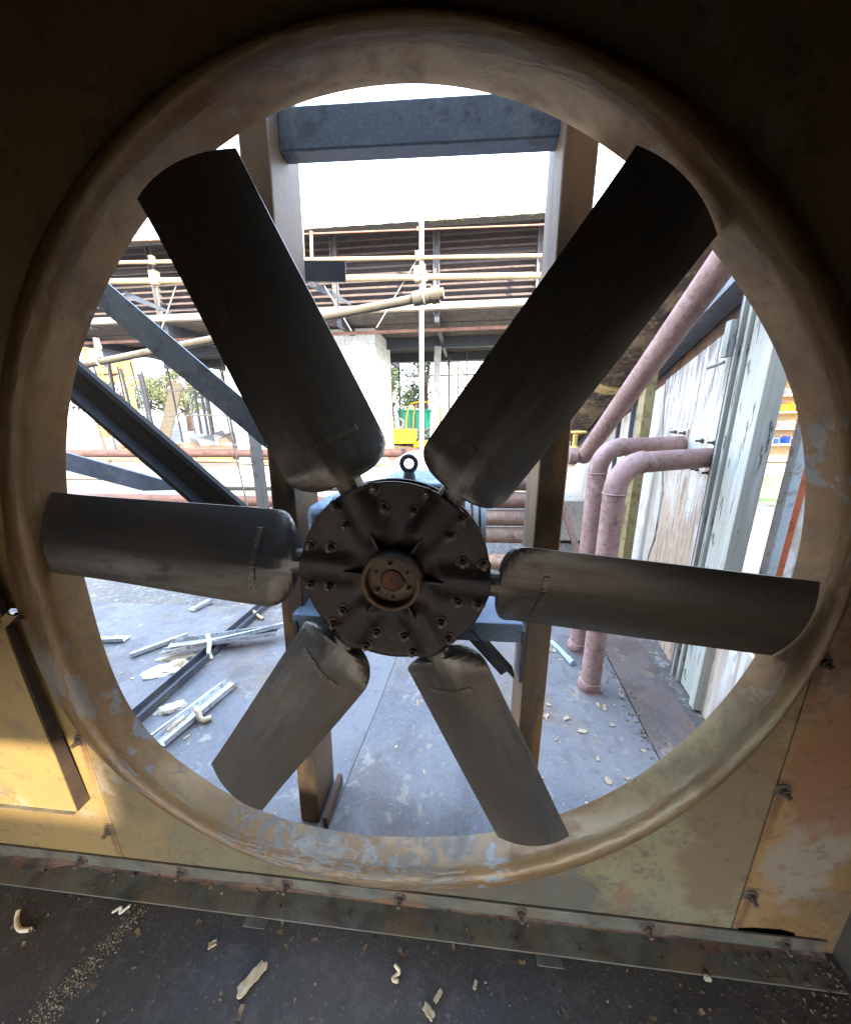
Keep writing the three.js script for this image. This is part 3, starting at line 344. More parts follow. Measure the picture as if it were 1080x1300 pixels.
// ---------- ground outside ----------
M.yard = mat({ w: 512, tile: 4, base: [0.14, 0.115, 0.095], rough: 0.95, bump: 0.02, layers: [
  { f: 5, o: 6, lo: 0.42, hi: 0.68, c: [0.085, 0.076, 0.07], a: 0.9, s: 501 }, { f: 12, o: 5, lo: 0.54, hi: 0.68, c: [0.19, 0.15, 0.105], a: 0.7, s: 502 }, { f: 90, o: 3, lo: 0.5, hi: 0.7, c: [0.12, 0.11, 0.1], a: 0.6, s: 503, b: 0.4 }, { f: 180, o: 2, lo: 0.62, hi: 0.74, c: [0.3, 0.28, 0.25], a: 0.8, s: 504, b: 0.4 }] });
M.plate = mat({ w: 800, tile: 2.2, base: [0.14, 0.13, 0.128], rough: 0.6, metal: 0.1, bump: 0.004, layers: [
  { f: 3, o: 7, lo: 0.42, hi: 0.66, c: [0.175, 0.158, 0.15], a: 0.85, s: 511, r: 0.75 }, { f: 5, o: 7, lo: 0.52, hi: 0.66, c: [0.19, 0.125, 0.08], a: 0.75, s: 512, r: 0.85 }, { f: 4, o: 7, lo: 0.52, hi: 0.66, c: [0.062, 0.06, 0.064], a: 0.8, s: 513, r: 0.4, b: -0.08 }, { f: 9, o: 7, lo: 0.56, hi: 0.66, c: [0.09, 0.072, 0.06], a: 0.6, s: 518, r: 0.8, b: 0.1 }, { f: 60, o: 5, lo: 0.54, hi: 0.66, c: [0.095, 0.092, 0.098], a: 0.55, s: 514, b: 0.3 }, { f: 30, o: 6, lo: 0.68, hi: 0.73, c: [0.28, 0.23, 0.17], a: 0.7, s: 515, b: 0.3 }, { f: 250, o: 2, lo: 0.77, hi: 0.83, c: [0.36, 0.33, 0.29], a: 0.7, s: 516, b: 0.35, h: 1 }, { f: 200, o: 2, lo: 0.4, hi: 0.9, c: [0.165, 0.157, 0.16], a: 0.5, s: 517, b: 0.3 }] });
M.grass = mat({ lite: true, w: 256, tile: 3, base: [0.14, 0.16, 0.045], rough: 0.95, bump: 0.02, layers: [{ f: 8, o: 5, lo: 0.45, hi: 0.65, c: [0.3, 0.24, 0.13], a: 0.8, s: 521 }, { f: 90, o: 3, lo: 0.5, hi: 0.7, c: [0.07, 0.1, 0.025], a: 0.7, s: 522, b: 0.4 }] });
struct('ground', at(new THREE.PlaneGeometry(240, 200, 1, 1), 0, -0.012, -60, -Math.PI / 2), M.yard);
{
  const S = tag(thing('pavement'), null, null, null, 'structure');
  const pl4 = (x0, x1, z0, z1, y) => span(x0, x1, -0.01, y, z0, z1, 0.002);
  mesh('deck_plate', extr([[-3.4, 0.13], [-0.335, 0.13], [-0.268, 0.84], [-0.205, 1.7], [-3.5, 1.69]], 0.006).rotateX(-Math.PI / 2).translate(0, -0.006, 0), M.plate, S);
  mesh('deck_plate', extr([[-0.331, 0.13], [1.02, 0.13], [1.08, 1.2], [1.12, 2.2], [-0.16, 2.32], [-0.201, 1.7], [-0.264, 0.84]], 0.006).rotateX(-Math.PI / 2).translate(0, -0.003, 0), tint(M.plate, 1.03, 1, 0.97), S);
  mesh('kerb_strip', extr([[1.025, 0.13], [1.27, 0.13], [1.36, 1.6], [1.5, 3.2], [1.2, 3.2], [1.085, 1.2]], 0.012).rotateX(-Math.PI / 2).translate(0, -0.004, 0), tint(M.plate, 0.9, 0.76, 0.68), S);
}
struct('lawn', at(new THREE.PlaneGeometry(16, 14), 13.2, -0.006, -9, -Math.PI / 2), M.grass);
struct('sill_plate', span(-1.85, 1.2, -0.01, 0.0, -0.13, -0.003), M.rust);

// ---------- tank wall and pipes at the right ----------
const WDIR = new THREE.Vector3(0.1416, 0, -0.99), WN = new THREE.Vector3(-0.99, 0, -0.1416);
const tank = thing('tank', 'old steel tank with flaking white side and brown rust streaks at the right', 'tank');
const tp = (s, y, o) => [1.28 + WDIR.x * s + WN.x * o, y, WDIR.z * s + WN.z * o];   // along the side, up, out to the left
const wbox = (s0, s1, y0, y1, o0, o1, r = 0.003) => { const p0 = tp(s0, (y0 + y1) / 2, (o0 + o1) / 2), p1 = tp(s1, (y0 + y1) / 2, (o0 + o1) / 2); return bar(p0, p1, Math.abs(o1 - o0), y1 - y0, [0, 1, 0], r); };
const wpoly = (pts, o, d, uvm) => { const g = extr(pts.map(([x, y]) => [-x, y]), d); if (uvm) { const p = g.attributes.position; for (let i = 0; i < p.count; i++) g.attributes.uv.setXY(i, -p.getX(i) - 1.1, p.getY(i) / 2); } g.applyMatrix4(new THREE.Matrix4().makeBasis(WDIR.clone().negate(), new THREE.Vector3(0, 1, 0), WN).setPosition(new THREE.Vector3(...tp(0, 0, o)))); return g; };
function sideTex(seed, brown) {
  return mat({ w: 512, h: 512, tile: 1.7, base: [0.6, 0.565, 0.5], rough: 0.62, bump: 0.003, layers: [
    { f: [26, 2], o: 5, lo: 0.46, hi: 0.66, c: [0.42, 0.3, 0.19], a: brown, s: seed }, { f: [60, 3], o: 4, lo: 0.55, hi: 0.7, c: [0.26, 0.165, 0.1], a: 0.75 * brown, s: seed + 1 }, { f: [5, 3], o: 5, lo: 0.52, hi: 0.68, c: [0.52, 0.38, 0.25], a: brown, s: seed + 2 }, { f: [70, 16], o: 5, lo: 0.64, hi: 0.72, c: [0.2, 0.16, 0.13], a: 0.6, s: seed + 3, b: -0.3 }, { f: [18, 7], o: 5, lo: 0.58, hi: 0.66, c: [0.8, 0.8, 0.78], a: 0.8, s: seed + 4, b: 0.2 }] });
}
{
  const t = paintTex(640, 768, [0.6, 0.57, 0.52], 0.62, [], (u, v, c0) => {   // u along the side, v up: 2 m
    const y = v * 2, f1 = fbm(u, v, 40, 3, 5, 541), f2 = fbm(u, v, 110, 5, 4, 542), f3 = fbm(u, v, 7, 6, 6, 543), f4 = fbm(u, v, 150, 130, 3, 544), f5 = fbm(u, v, 60, 22, 5, 545); let c = [0.6, 0.57, 0.52], r = 0.6, b = 0.5; const mix = (k, q) => { k = Math.min(1, Math.max(0, k)); for (let i = 0; i < 3; i++) c[i] += (q[i] - c[i]) * k; };
    const rusty = sst(1.35, 0.75, y + (f1 - 0.5) * 1.5 + (f3 - 0.5) * 0.8);   // brown run-off below the pipe flanges, ragged at its upper edge
    mix(rusty * 0.85, [0.4, 0.27, 0.17]); mix(rusty * sst(0.45, 0.68, f1), [0.3, 0.185, 0.11]); mix(rusty * sst(0.5, 0.68, f2) * 0.7, [0.56, 0.45, 0.34]); mix((1 - rusty) * sst(0.5, 0.7, f1) * 0.5, [0.46, 0.38, 0.29]); mix(sst(0.58, 0.7, f2) * 0.5, [0.23, 0.15, 0.095]); mix(sst(0.58, 0.68, f5) * 0.6, [0.15, 0.12, 0.1]); mix(sst(0.6, 0.74, fbm(u, v, 50, 2, 5, 546)) * 0.65, [0.1, 0.085, 0.075]); mix(sst(1.62, 1.9, y + (f1 - 0.5) * 0.7) * 0.85, [0.1, 0.09, 0.08]); mix(sst(0.56, 0.68, f3) * 0.5 * (1 - rusty), [0.68, 0.67, 0.64]); mix(sst(0.68, 0.75, f4) * 0.5, [0.12, 0.09, 0.07]);
    b += (f5 - 0.5) * 0.8; return [c, r, b]; });
  M.panel = new THREE.MeshStandardMaterial({ ...t, roughness: 1, bumpScale: 0.003, side: THREE.DoubleSide });
}
M.side = sideTex(541, 0.9); M.sidePale = sideTex(561, 0.45);
M.flake = mat({ w: 512, tile: 0.8, base: [0.46, 0.45, 0.37], rough: 0.6, bump: 0.002, layers: [{ f: [50, 2], o: 5, lo: 0.45, hi: 0.7, c: [0.36, 0.38, 0.34], a: 0.7, s: 581 }, { f: [50, 9], o: 5, lo: 0.66, hi: 0.7, c: [0.04, 0.045, 0.055], a: 0.9, s: 582, b: -0.3 }, { f: [60, 3], o: 4, lo: 0.56, hi: 0.72, c: [0.6, 0.6, 0.58], a: 0.7, s: 583, b: 0.1 }] });
tag(mesh('side_panel', wpoly([[1.2, -0.01], [1.93, -0.01], [1.91, 0.35], [1.8, 0.62], [1.79, 0.95], [1.96, 1.35], [2.06, 1.705], [1.2, 1.915]], -0.03, 0.034, true), M.panel, tank, true), 'panel with brown streaks below and white above');
mesh('side_panel', wpoly([[2.02, -0.01], [3.15, -0.01], [3.15, 1.43], [2.14, 1.69], [2.06, 1.35], [1.9, 0.95], [1.9, 0.62], [2.0, 0.3]], -0.05, 0.03), M.sidePale, tank);
mesh('side_panel', wpoly([[3.2, -0.01], [6.0, -0.01], [6.0, 0.72], [3.2, 1.42]], -0.05, 0.03), M.sidePale, tank);
mesh('side_panel', wpoly([[0.62, -0.01], [1.19, -0.01], [1.19, 0.56], [0.62, 0.5]], -0.012, 0.016), M.side, tank);
mesh('back_plate', wpoly([[1.16, -0.01], [6.1, -0.01], [6.1, 0.9], [1.16, 2.15]], -0.12, 0.06), M.rust, tank);
mesh('rib', [wbox(3.16, 3.2, 0, 1.42, -0.06, 0.01), wbox(2.55, 2.6, 0, 1.6, -0.02, 0.012), wbox(2.72, 2.75, 0, 1.55, -0.02, 0.015)], M.darkpaint, tank);
const beamW = (dy, h, o0, o1) => { const A = tp(0.85, 2.235 + dy, (o0 + o1) / 2), B = tp(5.4, 1.0 + dy, (o0 + o1) / 2); return bar(A, B, o1 - o0, h, [0, 1, 0], 0.003); };
tag(mesh('top_beam', [beamW(0, 0.13, -0.04, 0.05), beamW(0.07, 0.012, -0.05, 0.075), beamW(-0.068, 0.012, -0.05, 0.075)], tint(M.blue, 1.15, 0.98, 0.84), tank), 'blue grey beam sloping down along the tank top');
// the weathered corner post of several ribs
tag(mesh('corner_post', [wbox(0.93, 1.1, 0, 2.1, -0.03, 0.02, 0.006), wbox(0.89, 0.935, 0, 2.08, -0.03, 0.045, 0.004)], M.flake, tank), 'pale green corner post with flaking paint');
mesh('corner_rib', [wbox(1.105, 1.13, 0, 2.1, -0.03, 0.035), wbox(1.155, 1.17, 0, 2.1, -0.03, 0.045)], tint(M.flake, 0.75, 0.75, 0.75), tank);
mesh('corner_rib', [wbox(1.172, 1.215, 0, 2.1, -0.03, 0.03), wbox(1.13, 1.154, 0, 2.1, -0.03, 0.012)], M.darkpaint, tank);
for (const [s, y] of [[1.30, 1.255], [1.66, 1.285]]) {   // pipe flanges on the panel
  const f = mesh('flange', [wbox(s - 0.085, s + 0.085, y - 0.09, y + 0.11, 0.003, 0.014)], M.sidePale, tank);
  for (const [a, b] of [[-0.065, 0.085], [0.065, 0.085], [-0.065, -0.07], [0.065, -0.07]]) { const p = tp(s + a, y + b, 0.016), q = tp(s + a, y + b, 0.05); mesh('bolt', [rod(p, q, 0.006, 8), rod(tp(s + a, y + b, 0.014), tp(s + a, y + b, 0.026), 0.012, 6)], M.bolt, f); }
}
mesh('latch', [wbox(1.18, 1.23, 1.74, 1.9, 0.045, 0.07), rod(tp(1.2, 1.72, 0.06), tp(1.26, 1.7, 0.1), 0.008)], tint(M.flake, 0.7, 0.72, 0.74), tank);
one('steel_post', [bar([1.475, 0, -2.08], [1.475, 1.79, -2.08], 0.07, 0.09, [0, 0, 1], 0.004)], tint(M.paint, 0.33, 0.27, 0.12), 'olive brown post standing in front of the tank side', 'post');
one('cable', pipe([[1.380, 1.783, -2.100], [1.434, 1.622, -2.100], [1.513, 1.285, -2.100], [1.42, 0.7, -2.1], [1.4, 0.5, -2.14]], 0.006, 8, 30), tint(M.paint, 0.5, 0.36, 0.2), 'thin tan hose hanging beside the olive post', 'hose');
function bentPipe(name, label, foot, top, wallP) {
  const t = thing(name, label, 'pipe', [0, 0, 0]), e = elbowPipe(foot, top, wallP, 0.14, 0.051);
  mesh('pipe_run', e.geo, M.pink, t); const d = (p, q) => V(p).clone().add(V(q));
  mesh('weld_bead', [ringAt(e.s, e.d1, 0.0515, 0.004)], M.pink, t); mesh('weld_bead', [ringAt(e.e, e.d2, 0.0515, 0.004)], M.pink, t);
  mesh('foot_collar', [ringAt(V(foot).clone().add(new THREE.Vector3(0, 0.07, 0)), [0, 1, 0], 0.0515, 0.004), at(new THREE.CylinderGeometry(0.051, 0.056, 0.012, 24), foot[0], 0.006, foot[2]), at(new THREE.SphereGeometry(0.054, 20, 12), foot[0] - 0.012, 0.035, foot[2])], M.pink, t); return t;
}
bentPipe('bent_pipe', 'pink bent pipe nearer the fan, rising from the deck into the tank', [0.885, -0.01, -0.995], [0.885, 1.262, -0.995], [1.46, 1.262, -1.26]);
bentPipe('bent_pipe', 'pink bent pipe behind the other, rising into the tank', [0.925, -0.01, -1.35], [0.925, 1.305, -1.35], [1.53, 1.3, -1.62]);
{ const t = thing('sloping_pipe', 'straight pink pipe sloping down beside the brown chute', 'pipe'); const a = [1.167, 2.197, -0.750], b = [1.104, 1.170, -2.150];
  mesh('pipe_run', rod(a, b, 0.058, 24), M.pink, t); mesh('union', [rod(b, [b[0] - 0.28, b[1] - 0.02, b[2] - 0.05], 0.05, 20), rod([b[0] - 0.06, b[1], b[2]], [b[0] - 0.12, b[1], b[2]], 0.066, 20), at(new THREE.SphereGeometry(0.06, 20, 14), ...b)], M.pink, t); }
// brown chute hanging above
M.chute = mat({ w: 512, tile: 1, base: [0.1, 0.06, 0.035], rough: 0.85, bump: 0.004, layers: [{ f: [4, 10], o: 6, lo: 0.45, hi: 0.62, c: [0.035, 0.025, 0.022], a: 0.9, s: 601 }, { f: [8, 5], o: 5, lo: 0.52, hi: 0.66, c: [0.28, 0.19, 0.1], a: 0.8, s: 602 }, { f: 40, o: 3, lo: 0.56, hi: 0.7, c: [0.38, 0.28, 0.16], a: 0.5, s: 603, b: 0.3 }] });
{ const t = thing('chute', 'dark brown rust eaten chute sloping down above the pipes', 'chute'); const a = [1.502, 2.629, -1.250], m = [1.509, 1.922, -2.900], b = [1.478, 1.254, -4.300];
  mesh('duct', [rod(a, m, 0.25, 40), rod(m, b, 0.27, 40)], M.chute, t); const dir = V(m).clone().sub(V(a)).normalize();
  tag(mesh('collar', [rod(V(m).clone().addScaledVector(dir, -0.05), V(m).clone().addScaledVector(dir, 0.03), 0.285, 40)], tint(M.paint, 0.62, 0.43, 0.16), t), 'yellow collar');
  mesh('edge_angle', [bar([a[0] + 0.14, a[1] - 0.26, a[2]], [b[0] + 0.14, b[1] - 0.25, b[2]], 0.05, 0.05, [0, 1, 0])], M.darkpaint, t); }

// pipes and stuff stacked behind the right post
M.oldpipe = mat({ tile: 0.8, base: [0.17, 0.095, 0.072], rough: 0.75, bump: 0.0015, layers: [{ f: [3, 12], o: 5, lo: 0.45, hi: 0.68, c: [0.26, 0.16, 0.12], a: 0.8, s: 611 }, { f: 10, o: 5, lo: 0.56, hi: 0.68, c: [0.09, 0.052, 0.04], a: 0.7, s: 612 }, { f: 60, o: 3, lo: 0.62, hi: 0.72, c: [0.4, 0.3, 0.22], a: 0.5, s: 613, b: 0.2 }] });
[[644, 0, 'topmost'], [659, 1, 'second'], [673, 2, 'third'], [687, 3, 'lowest']].forEach(([py, k, w]) => { const r = 0.08, y = 0.84 - k * 0.17 + 0.0, z = -2.75; const t = one('stacked_pipe', [rod([-0.5, y, z + k * 0.03], [1.02, y + 0.01, z + k * 0.03], r, 22)], tint(M.oldpipe, 1, 0.9 + 0.04 * k, 0.9), `${w} of the four rusty pipes racked behind the right post`, 'pipe'); });
one('pipe_rack', [-0.35, 0.95].map((x) => [bar([x, 0, -2.86], [x, 0.95, -2.86], 0.05, 0.05, [0, 0, 1]), ...[0, 1, 2, 3].map((k) => span(x - 0.025, x + 0.025, 0.7 - k * 0.17, 0.725 - k * 0.17, -2.86, -2.62))]).flat(), M.darkpaint, 'dark rack that carries the rusty pipes', 'rack');
one('floor_pipe', [rod([-0.3, 0.09, -2.5], [1.04, 0.09, -2.62], 0.075, 26), rod([-0.3, 0.09, -2.5], [-0.3, 0.09, -2.5], 0.08)].slice(0, 1), tint(M.oldpipe, 2.0, 1.9, 1.6), 'tan pipe lying on the deck below the pipe rack', 'pipe');
{ const g = new THREE.PlaneGeometry(0.55, 0.6, 24, 24), p = g.attributes.position; for (let i = 0; i < p.count; i++) { const x = p.getX(i), y = p.getY(i); p.setZ(i, 0.08 * Math.sin(7 * x + 3 * y) + 0.25 * (fbm(x + 2, y + 2, 5, 5, 4, 620) - 0.5) - 0.5 * Math.max(0, -y - 0.1)); } g.computeVertexNormals();
  one('tarpaulin', at(g, 0.98, 1.0, -3.1, -0.9, -0.3), mat({ lite: true, w: 256, tile: 0.6, base: [0.55, 0.38, 0.2], rough: 0.8, bump: 0.002, layers: [{ f: 6, o: 5, lo: 0.45, hi: 0.7, c: [0.7, 0.55, 0.36], a: 0.8, s: 621 }] }), 'crumpled tan sheet thrown over the racked pipes', 'sheet'); }
one('sack', (() => { const g = new THREE.SphereGeometry(0.55, 40, 24), p = g.attributes.position; for (let i = 0; i < p.count; i++) { const v = new THREE.Vector3().fromBufferAttribute(p, i), n = 1 + 0.3 * (fbm(v.x + 2, v.y + v.z + 3, 3, 3, 5, 630) - 0.5); p.setXYZ(i, v.x * n, v.y * n * 0.9, v.z * n * 0.7); } g.computeVertexNormals(); return g.translate(-0.62, 0.42, -5.2); })(), mat({ lite: true, w: 256, tile: 0.9, base: [0.62, 0.5, 0.4], rough: 0.85, bump: 0.006, layers: [{ f: 5, o: 5, lo: 0.45, hi: 0.68, c: [0.75, 0.66, 0.56], a: 0.8, s: 631, b: 0.4 }, { f: 14, o: 4, lo: 0.56, hi: 0.7, c: [0.45, 0.28, 0.2], a: 0.6, s: 632 }] }), 'big pale brown bag behind the lifting eye', 'bag');
one('concrete_block', [span(1.12, 1.62, 0.02, 0.52, -3.9, -3.4, 0.02)], tint(M.paint, 0.72, 0.66, 0.58), 'pale concrete block behind the first pink pipe', 'block');
one('concrete_block', [span(0.7, 1.5, 0.55, 1.0, -4.9, -4.3, 0.02)], tint(M.paint, 0.85, 0.8, 0.7), 'pale block standing back behind the right post', 'block');
one('strut', [bar([1.02, 0.9, -2.7], [1.36, 0.02, -2.62], 0.05, 0.07, [0, 0, 1])], M.pink, 'short pink strut leaning between post and pipes', 'strut');
one('valve', [rod([1.12, 1.15, -2.8], [1.45, 1.12, -2.8], 0.03), rod([1.22, 1.0, -2.8], [1.22, 1.3, -2.8], 0.022), ringAt([1.22, 1.32, -2.8], [0, 1, 0], 0.09, 0.012), at(new THREE.SphereGeometry(0.06, 18, 12), 1.22, 1.14, -2.8)], tint(M.paint, 0.75, 0.5, 0.12), 'yellow valve on a pipe behind the right post', 'valve');

// far right: light blue post, orange edged wall, shelf of parts
one('square_post', [bar([1.815, 0, -1.2], [1.815, 2.3, -1.2], 0.05, 0.05, [0, 0, 1], 0.005)], tint(M.paint, 0.55, 0.62, 0.66), 'light blue grey post right of the tank corner', 'post');
{ const t = thing('door', 'weathered white door with an orange edge at the far right', 'door'); mesh('door_edge', [bar([1.862, 0, -1.2], [1.862, 2.2, -1.2], 0.036, 0.03, [0, 0, 1])], tint(M.paint, 0.6, 0.13, 0.04), t); mesh('door_leaf', [span(1.882, 2.6, 0, 2.2, -1.23, -1.19)], M.sidePale, t); }
{ const t = thing('parts_shelf', 'wooden shelf with coloured parts bins at the far right', 'shelf'); const o = [6.284, 1.202, -7.000]; const X = o[0], Z = -7;
  mesh('upright', [span(X - 1.0, X - 0.95, 0, 2.1, Z - 0.3, Z, 0.004), span(X + 0.95, X + 1, 0, 2.1, Z - 0.3, Z, 0.004)], M.wood, t); mesh('back_board', span(X - 0.95, X + 0.95, 0.4, 2.1, Z - 0.32, Z - 0.301), M.wood, t);
  for (let k = 0; k < 6; k++) mesh('shelf_board', span(X - 0.95, X + 0.95, 0.5 + k * 0.31, 0.53 + k * 0.31, Z - 0.3, Z - 0.002), M.wood, t);
  const cols = [[0.7, 0.1, 0.06], [0.08, 0.16, 0.5], [0.75, 0.52, 0.06], [0.6, 0.6, 0.58]].map((c) => plain(...c, 0.5)); const cn = ['red', 'blue', 'yellow', 'grey'], on = ['first', 'second', 'third', 'fourth', 'fifth', 'sixth'], sn = ['lowest filled', 'second', 'third', 'top'];
  for (let k = 0; k < 4; k++) for (let i = 0; i < 6; i++) { const ci = (i * 3 + k * 2 + Math.floor(R1(0, 2))) % 4, w = R1(0.14, 0.22), h = R1(0.1, 0.17), x = X - 0.85 + i * 0.31; const b = extr([[0, 0], [w, 0], [w, h], [w - 0.01, h], [w - 0.012, 0.01], [0.012, 0.01], [0.01, h * 0.7], [0, h * 0.7]], 0.2).translate(x, 0.841 + k * 0.31, Z - 0.25); tag(mesh('parts_bin', [b, span(x + 0.005, x + w - 0.005, 0.845 + k * 0.31, 0.84 + k * 0.31 + h * 0.8, Z - 0.245, Z - 0.24)], cols[ci]), `${cn[ci]} plastic bin, ${on[i]} from the left on the ${sn[k]} board of the parts shelf`, 'bin', 'bins on the parts shelf'); } }
one('timber_rail', [span(2.2, 6.2, 0.55, 0.72, -5.05, -4.9, 0.01), span(3.0, 3.1, 0, 0.55, -5.0, -4.9), span(5.4, 5.5, 0, 0.55, -5.0, -4.9)], tint(M.paint, 0.5, 0.47, 0.43), 'low grey rail on the grass in front of the parts shelf', 'rail');

// ---------- left yard near the ring ----------
{ const t = thing('hanging_pipe', 'grey galvanised pipe hung across the yard with couplings and straps', 'pipe'); const a = [-3.049, 1.856, -1.900], b = [-0.021, 2.147, -1.500];
  mesh('pipe_run', rod(a, b, 0.025, 18), M.galv = tint(M.paint, 0.17, 0.15, 0.105), t); const L = (k) => V(a).clone().lerp(V(b), k).toArray();
  mesh('coupling', [rod(L(0.965), L(1.006), 0.039, 20), rod(L(1.0), L(1.014), 0.047, 6), rod(L(1.014), L(1.022), 0.03, 10)], M.galv, t);
  for (const k of [0.185, 0.985]) { const p = L(k); mesh('strap', [ringAt(p, V(b).clone().sub(V(a)).toArray(), 0.036, 0.008), bar([p[0], p[1] + 0.03, p[2]], [p[0], p[1] + 0.16, p[2]], 0.02, 0.03, [0, 0, 1]), ringAt([p[0], p[1] + 0.1, p[2]], [0, 0, 1], 0.022, 0.008)], tint(M.paint, 0.33, 0.31, 0.29), t); } }
one('angle_strut', [profile(angleP(0.05, 0.05, 0.006), [-0.687, 1.782, -0.620], [-0.698, 0.935, -0.620], [1, 0, 0.6])], tint(M.paint, 0.24, 0.225, 0.2), 'thin grey angle upright beside the left post', 'strut');
one('wire', pipe([[-0.853, 1.666, -0.750], [-0.855, 1.532, -0.750], [-0.842, 1.347, -0.750], [-0.820, 1.076, -0.750]], 0.0035, 6, 30), tint(M.paint, 0.6, 0.5, 0.36), 'thin wire hanging from the blue grey brace', 'wire');
one('end_plate', [bar([-0.370, 1.934, -0.460], [-0.203, 1.924, -0.460], 0.008, 0.055, [0, 1, 0])], M.darkpaint, 'small dark plate sticking out right of the left post', 'plate');
one('flat_bar', [extr([[0, 0.09], [0, -0.04], [0.62, -0.2], [0.95, -0.19], [0.9, -0.16]], 0.02).translate(...[-2.568, 1.235, -1.400])], tint(M.darkpaint, 1.8, 1.8, 1.8), 'blue grey flat plate end low behind the dark brace', 'plate');
const P4 = [['yard_pipe', -9.2, 574, 0.12, 'rust red pipe on blocks farthest out in the left yard', [0.4, 0.33, 0.3]], ['yard_pipe', -4.4, 634, 0.085, 'upper of the two rust red pipes just past the deck', [0.38, 0.29, 0.26]], ['yard_pipe', -3.9, 648, 0.085, 'lower of the two rust red pipes just past the deck', [0.35, 0.26, 0.235]]];
const PY = [[-8.905, 0.486, -9.200], [-4.705, 0.245, -4.400], [-4.272, 0.200, -3.900]];
P4.forEach(([n, z, py, r, label, c], i) => { const y = PY[i][1], t = thing(n, label, 'pipe'); mesh('pipe_run', rod([-16, y, z - 0.25], [-0.55, y, z + 0.1], r, 20), tint(M.oldpipe, ...c), t); mesh('support_block', [-14, -9, -5.2, -2.1].map((x) => span(x, x + 0.22, 0, Math.max(0.03, y - r * 0.96), z - 0.25, z + 0.1)), tint(M.paint, 0.5, 0.45, 0.38), t); });
one('white_beam', [span(-6.5, -0.7, [-6.333, 0.103, -6.200][1], [-6.256, 0.443, -6.200][1], -6.6, -6.2, 0.01), ...[-6, -3.5, -1.2].map((x) => span(x, x + 0.3, 0, [-6.333, 0.103, -6.200][1] + 0.002, -6.55, -6.25))], tint(M.paint, 0.5, 0.48, 0.43), 'long white beam on blocks between the yard pipes', 'beam');
one('tan_rail', [rod([-9, [-6.933, 0.582, -7.000][1] - 0.0, -7.2], [-0.7, [-4.996, 0.450, -7.000][1], -7], 0.03, 10), ...[-7, -4, -1.4].map((x) => rod([x, 0, -7.1], [x, [-4.990, 0.487, -7.000][1] + 0.02, -7.1], 0.025, 8))], tint(M.paint, 0.42, 0.27, 0.12), 'thin tan rail above the white beam', 'rail');
one('concrete_slab', [span(-9, -0.6, 0.001, 0.12, -5.7, -4.75, 0.02)], tint(M.paint, 0.25, 0.23, 0.19), 'pale slab lying between the white beam and the red pipes', 'slab');
one('concrete_slab', [span(-13, -2.6, 0.002, 0.2, -8.6, -7.5, 0.02)], tint(M.paint, 0.28, 0.235, 0.175), 'long pale slab behind the tan rail', 'slab');

// things lying on the deck
const yb = 0.004;
one('channel_bar', profile(chanP(0.075, 0.045, 0.006).map(([x, y]) => [x - 0.037, y]), [-1.5, yb, -0.35], [-1.425, yb, -1.78], [0, 1, 0]), tint(M.darkpaint, 1.3, 1.15, 1.05), 'long dark channel lying across the plate deck', 'steel channel');
M.strip = tint(M.steel, 1.15, 1.15, 1.15);
function strip(label, a, b, w, g = 'l') { return one('metal_strip', profile(g === 'c' ? chanP(w, 0.03, 0.002).map(([x, y]) => [x - w / 2, y]) : angleP(w, 0.028, 0.002).map(([x, y]) => [x - w / 2, y]), a, b, [0, 1, 0]), M.strip, label, 'metal strip'); }
strip('galvanised channel lying across the dark channel, wide end left', [-1.732, 0.060, -1.080], [-1.101, 0.060, -1.304], 0.1, 'c');
strip('galvanised angle resting across the dark channel, reaching farthest right', [-1.734, 0.050, -1.029], [-1.019, 0.090, -1.380], 0.06);
strip('dull angle strip at the left end of the crossing channel', [-1.977, 0.010, -1.047], [-1.770, 0.010, -1.289], 0.07);
strip('short galvanised strip close to the ring at far left', [-2.697, 0.010, -1.134], [-2.161, 0.010, -1.212], 0.07);
strip('short galvanised strip end just below the left blade', [-1.985, 0.010, -1.603], [-1.937, 0.010, -1.771], 0.08);
strip('galvanised channel nearest the ring, with fibre scraps on it', [-1.249, 0.010, -0.454], [-1.145, 0.010, -0.860], 0.075, 'c');
strip('thin galvanised angle beside the nearest channel', [-1.323, 0.010, -0.478], [-1.204, 0.010, -0.855], 0.04);
one('hose_end', [pipe([[0.774, 0.010, -1.405], [0.809, 0.020, -1.302], [0.833, 0.020, -1.212]], 0.016, 10, 20), rod([0.829, 0.020, -1.234], [0.848, 0.020, -1.184], 0.019, 10)], tint(M.blue, 2.4, 2.2, 1.8), 'short pale blue hose end lying by the pink pipe', 'hose');
M.wool = mat({ w: 256, tile: 0.3, base: [0.6, 0.52, 0.38], rough: 0.95, bump: 0.006, layers: [{ f: 8, o: 5, lo: 0.45, hi: 0.7, c: [0.4, 0.3, 0.18], a: 0.8, s: 651, b: 0.4 }, { f: 30, o: 3, lo: 0.5, hi: 0.7, c: [0.75, 0.7, 0.6], a: 0.7, s: 652, b: 0.4 }] });
function lump(name, label, cat, p, w, d, h, m, seed, turn = 0) { const g = new THREE.SphereGeometry(0.5, 28, 16), q = g.attributes.position; for (let i = 0; i < q.count; i++) { const v = new THREE.Vector3().fromBufferAttribute(q, i), n = 0.75 + 1.1 * (fbm(v.x + 1.5, v.z + 1.5 + v.y, 4, 4, 5, seed) - 0.45); q.setXYZ(i, v.x * w * n, Math.max(-0.02, v.y) * h * 2 * (0.6 + n * 0.5), v.z * d * n); } g.computeVertexNormals(); return one(name, at(g, p[0], p[1], p[2], 0, turn), m, label, cat); }
lump('insulation_scrap', 'large pale scrap of insulation left of the dark channel', 'insulation', [-1.641, -0.000, -0.952], 0.34, 0.14, 0.025, M.wool, 661, 0.5);
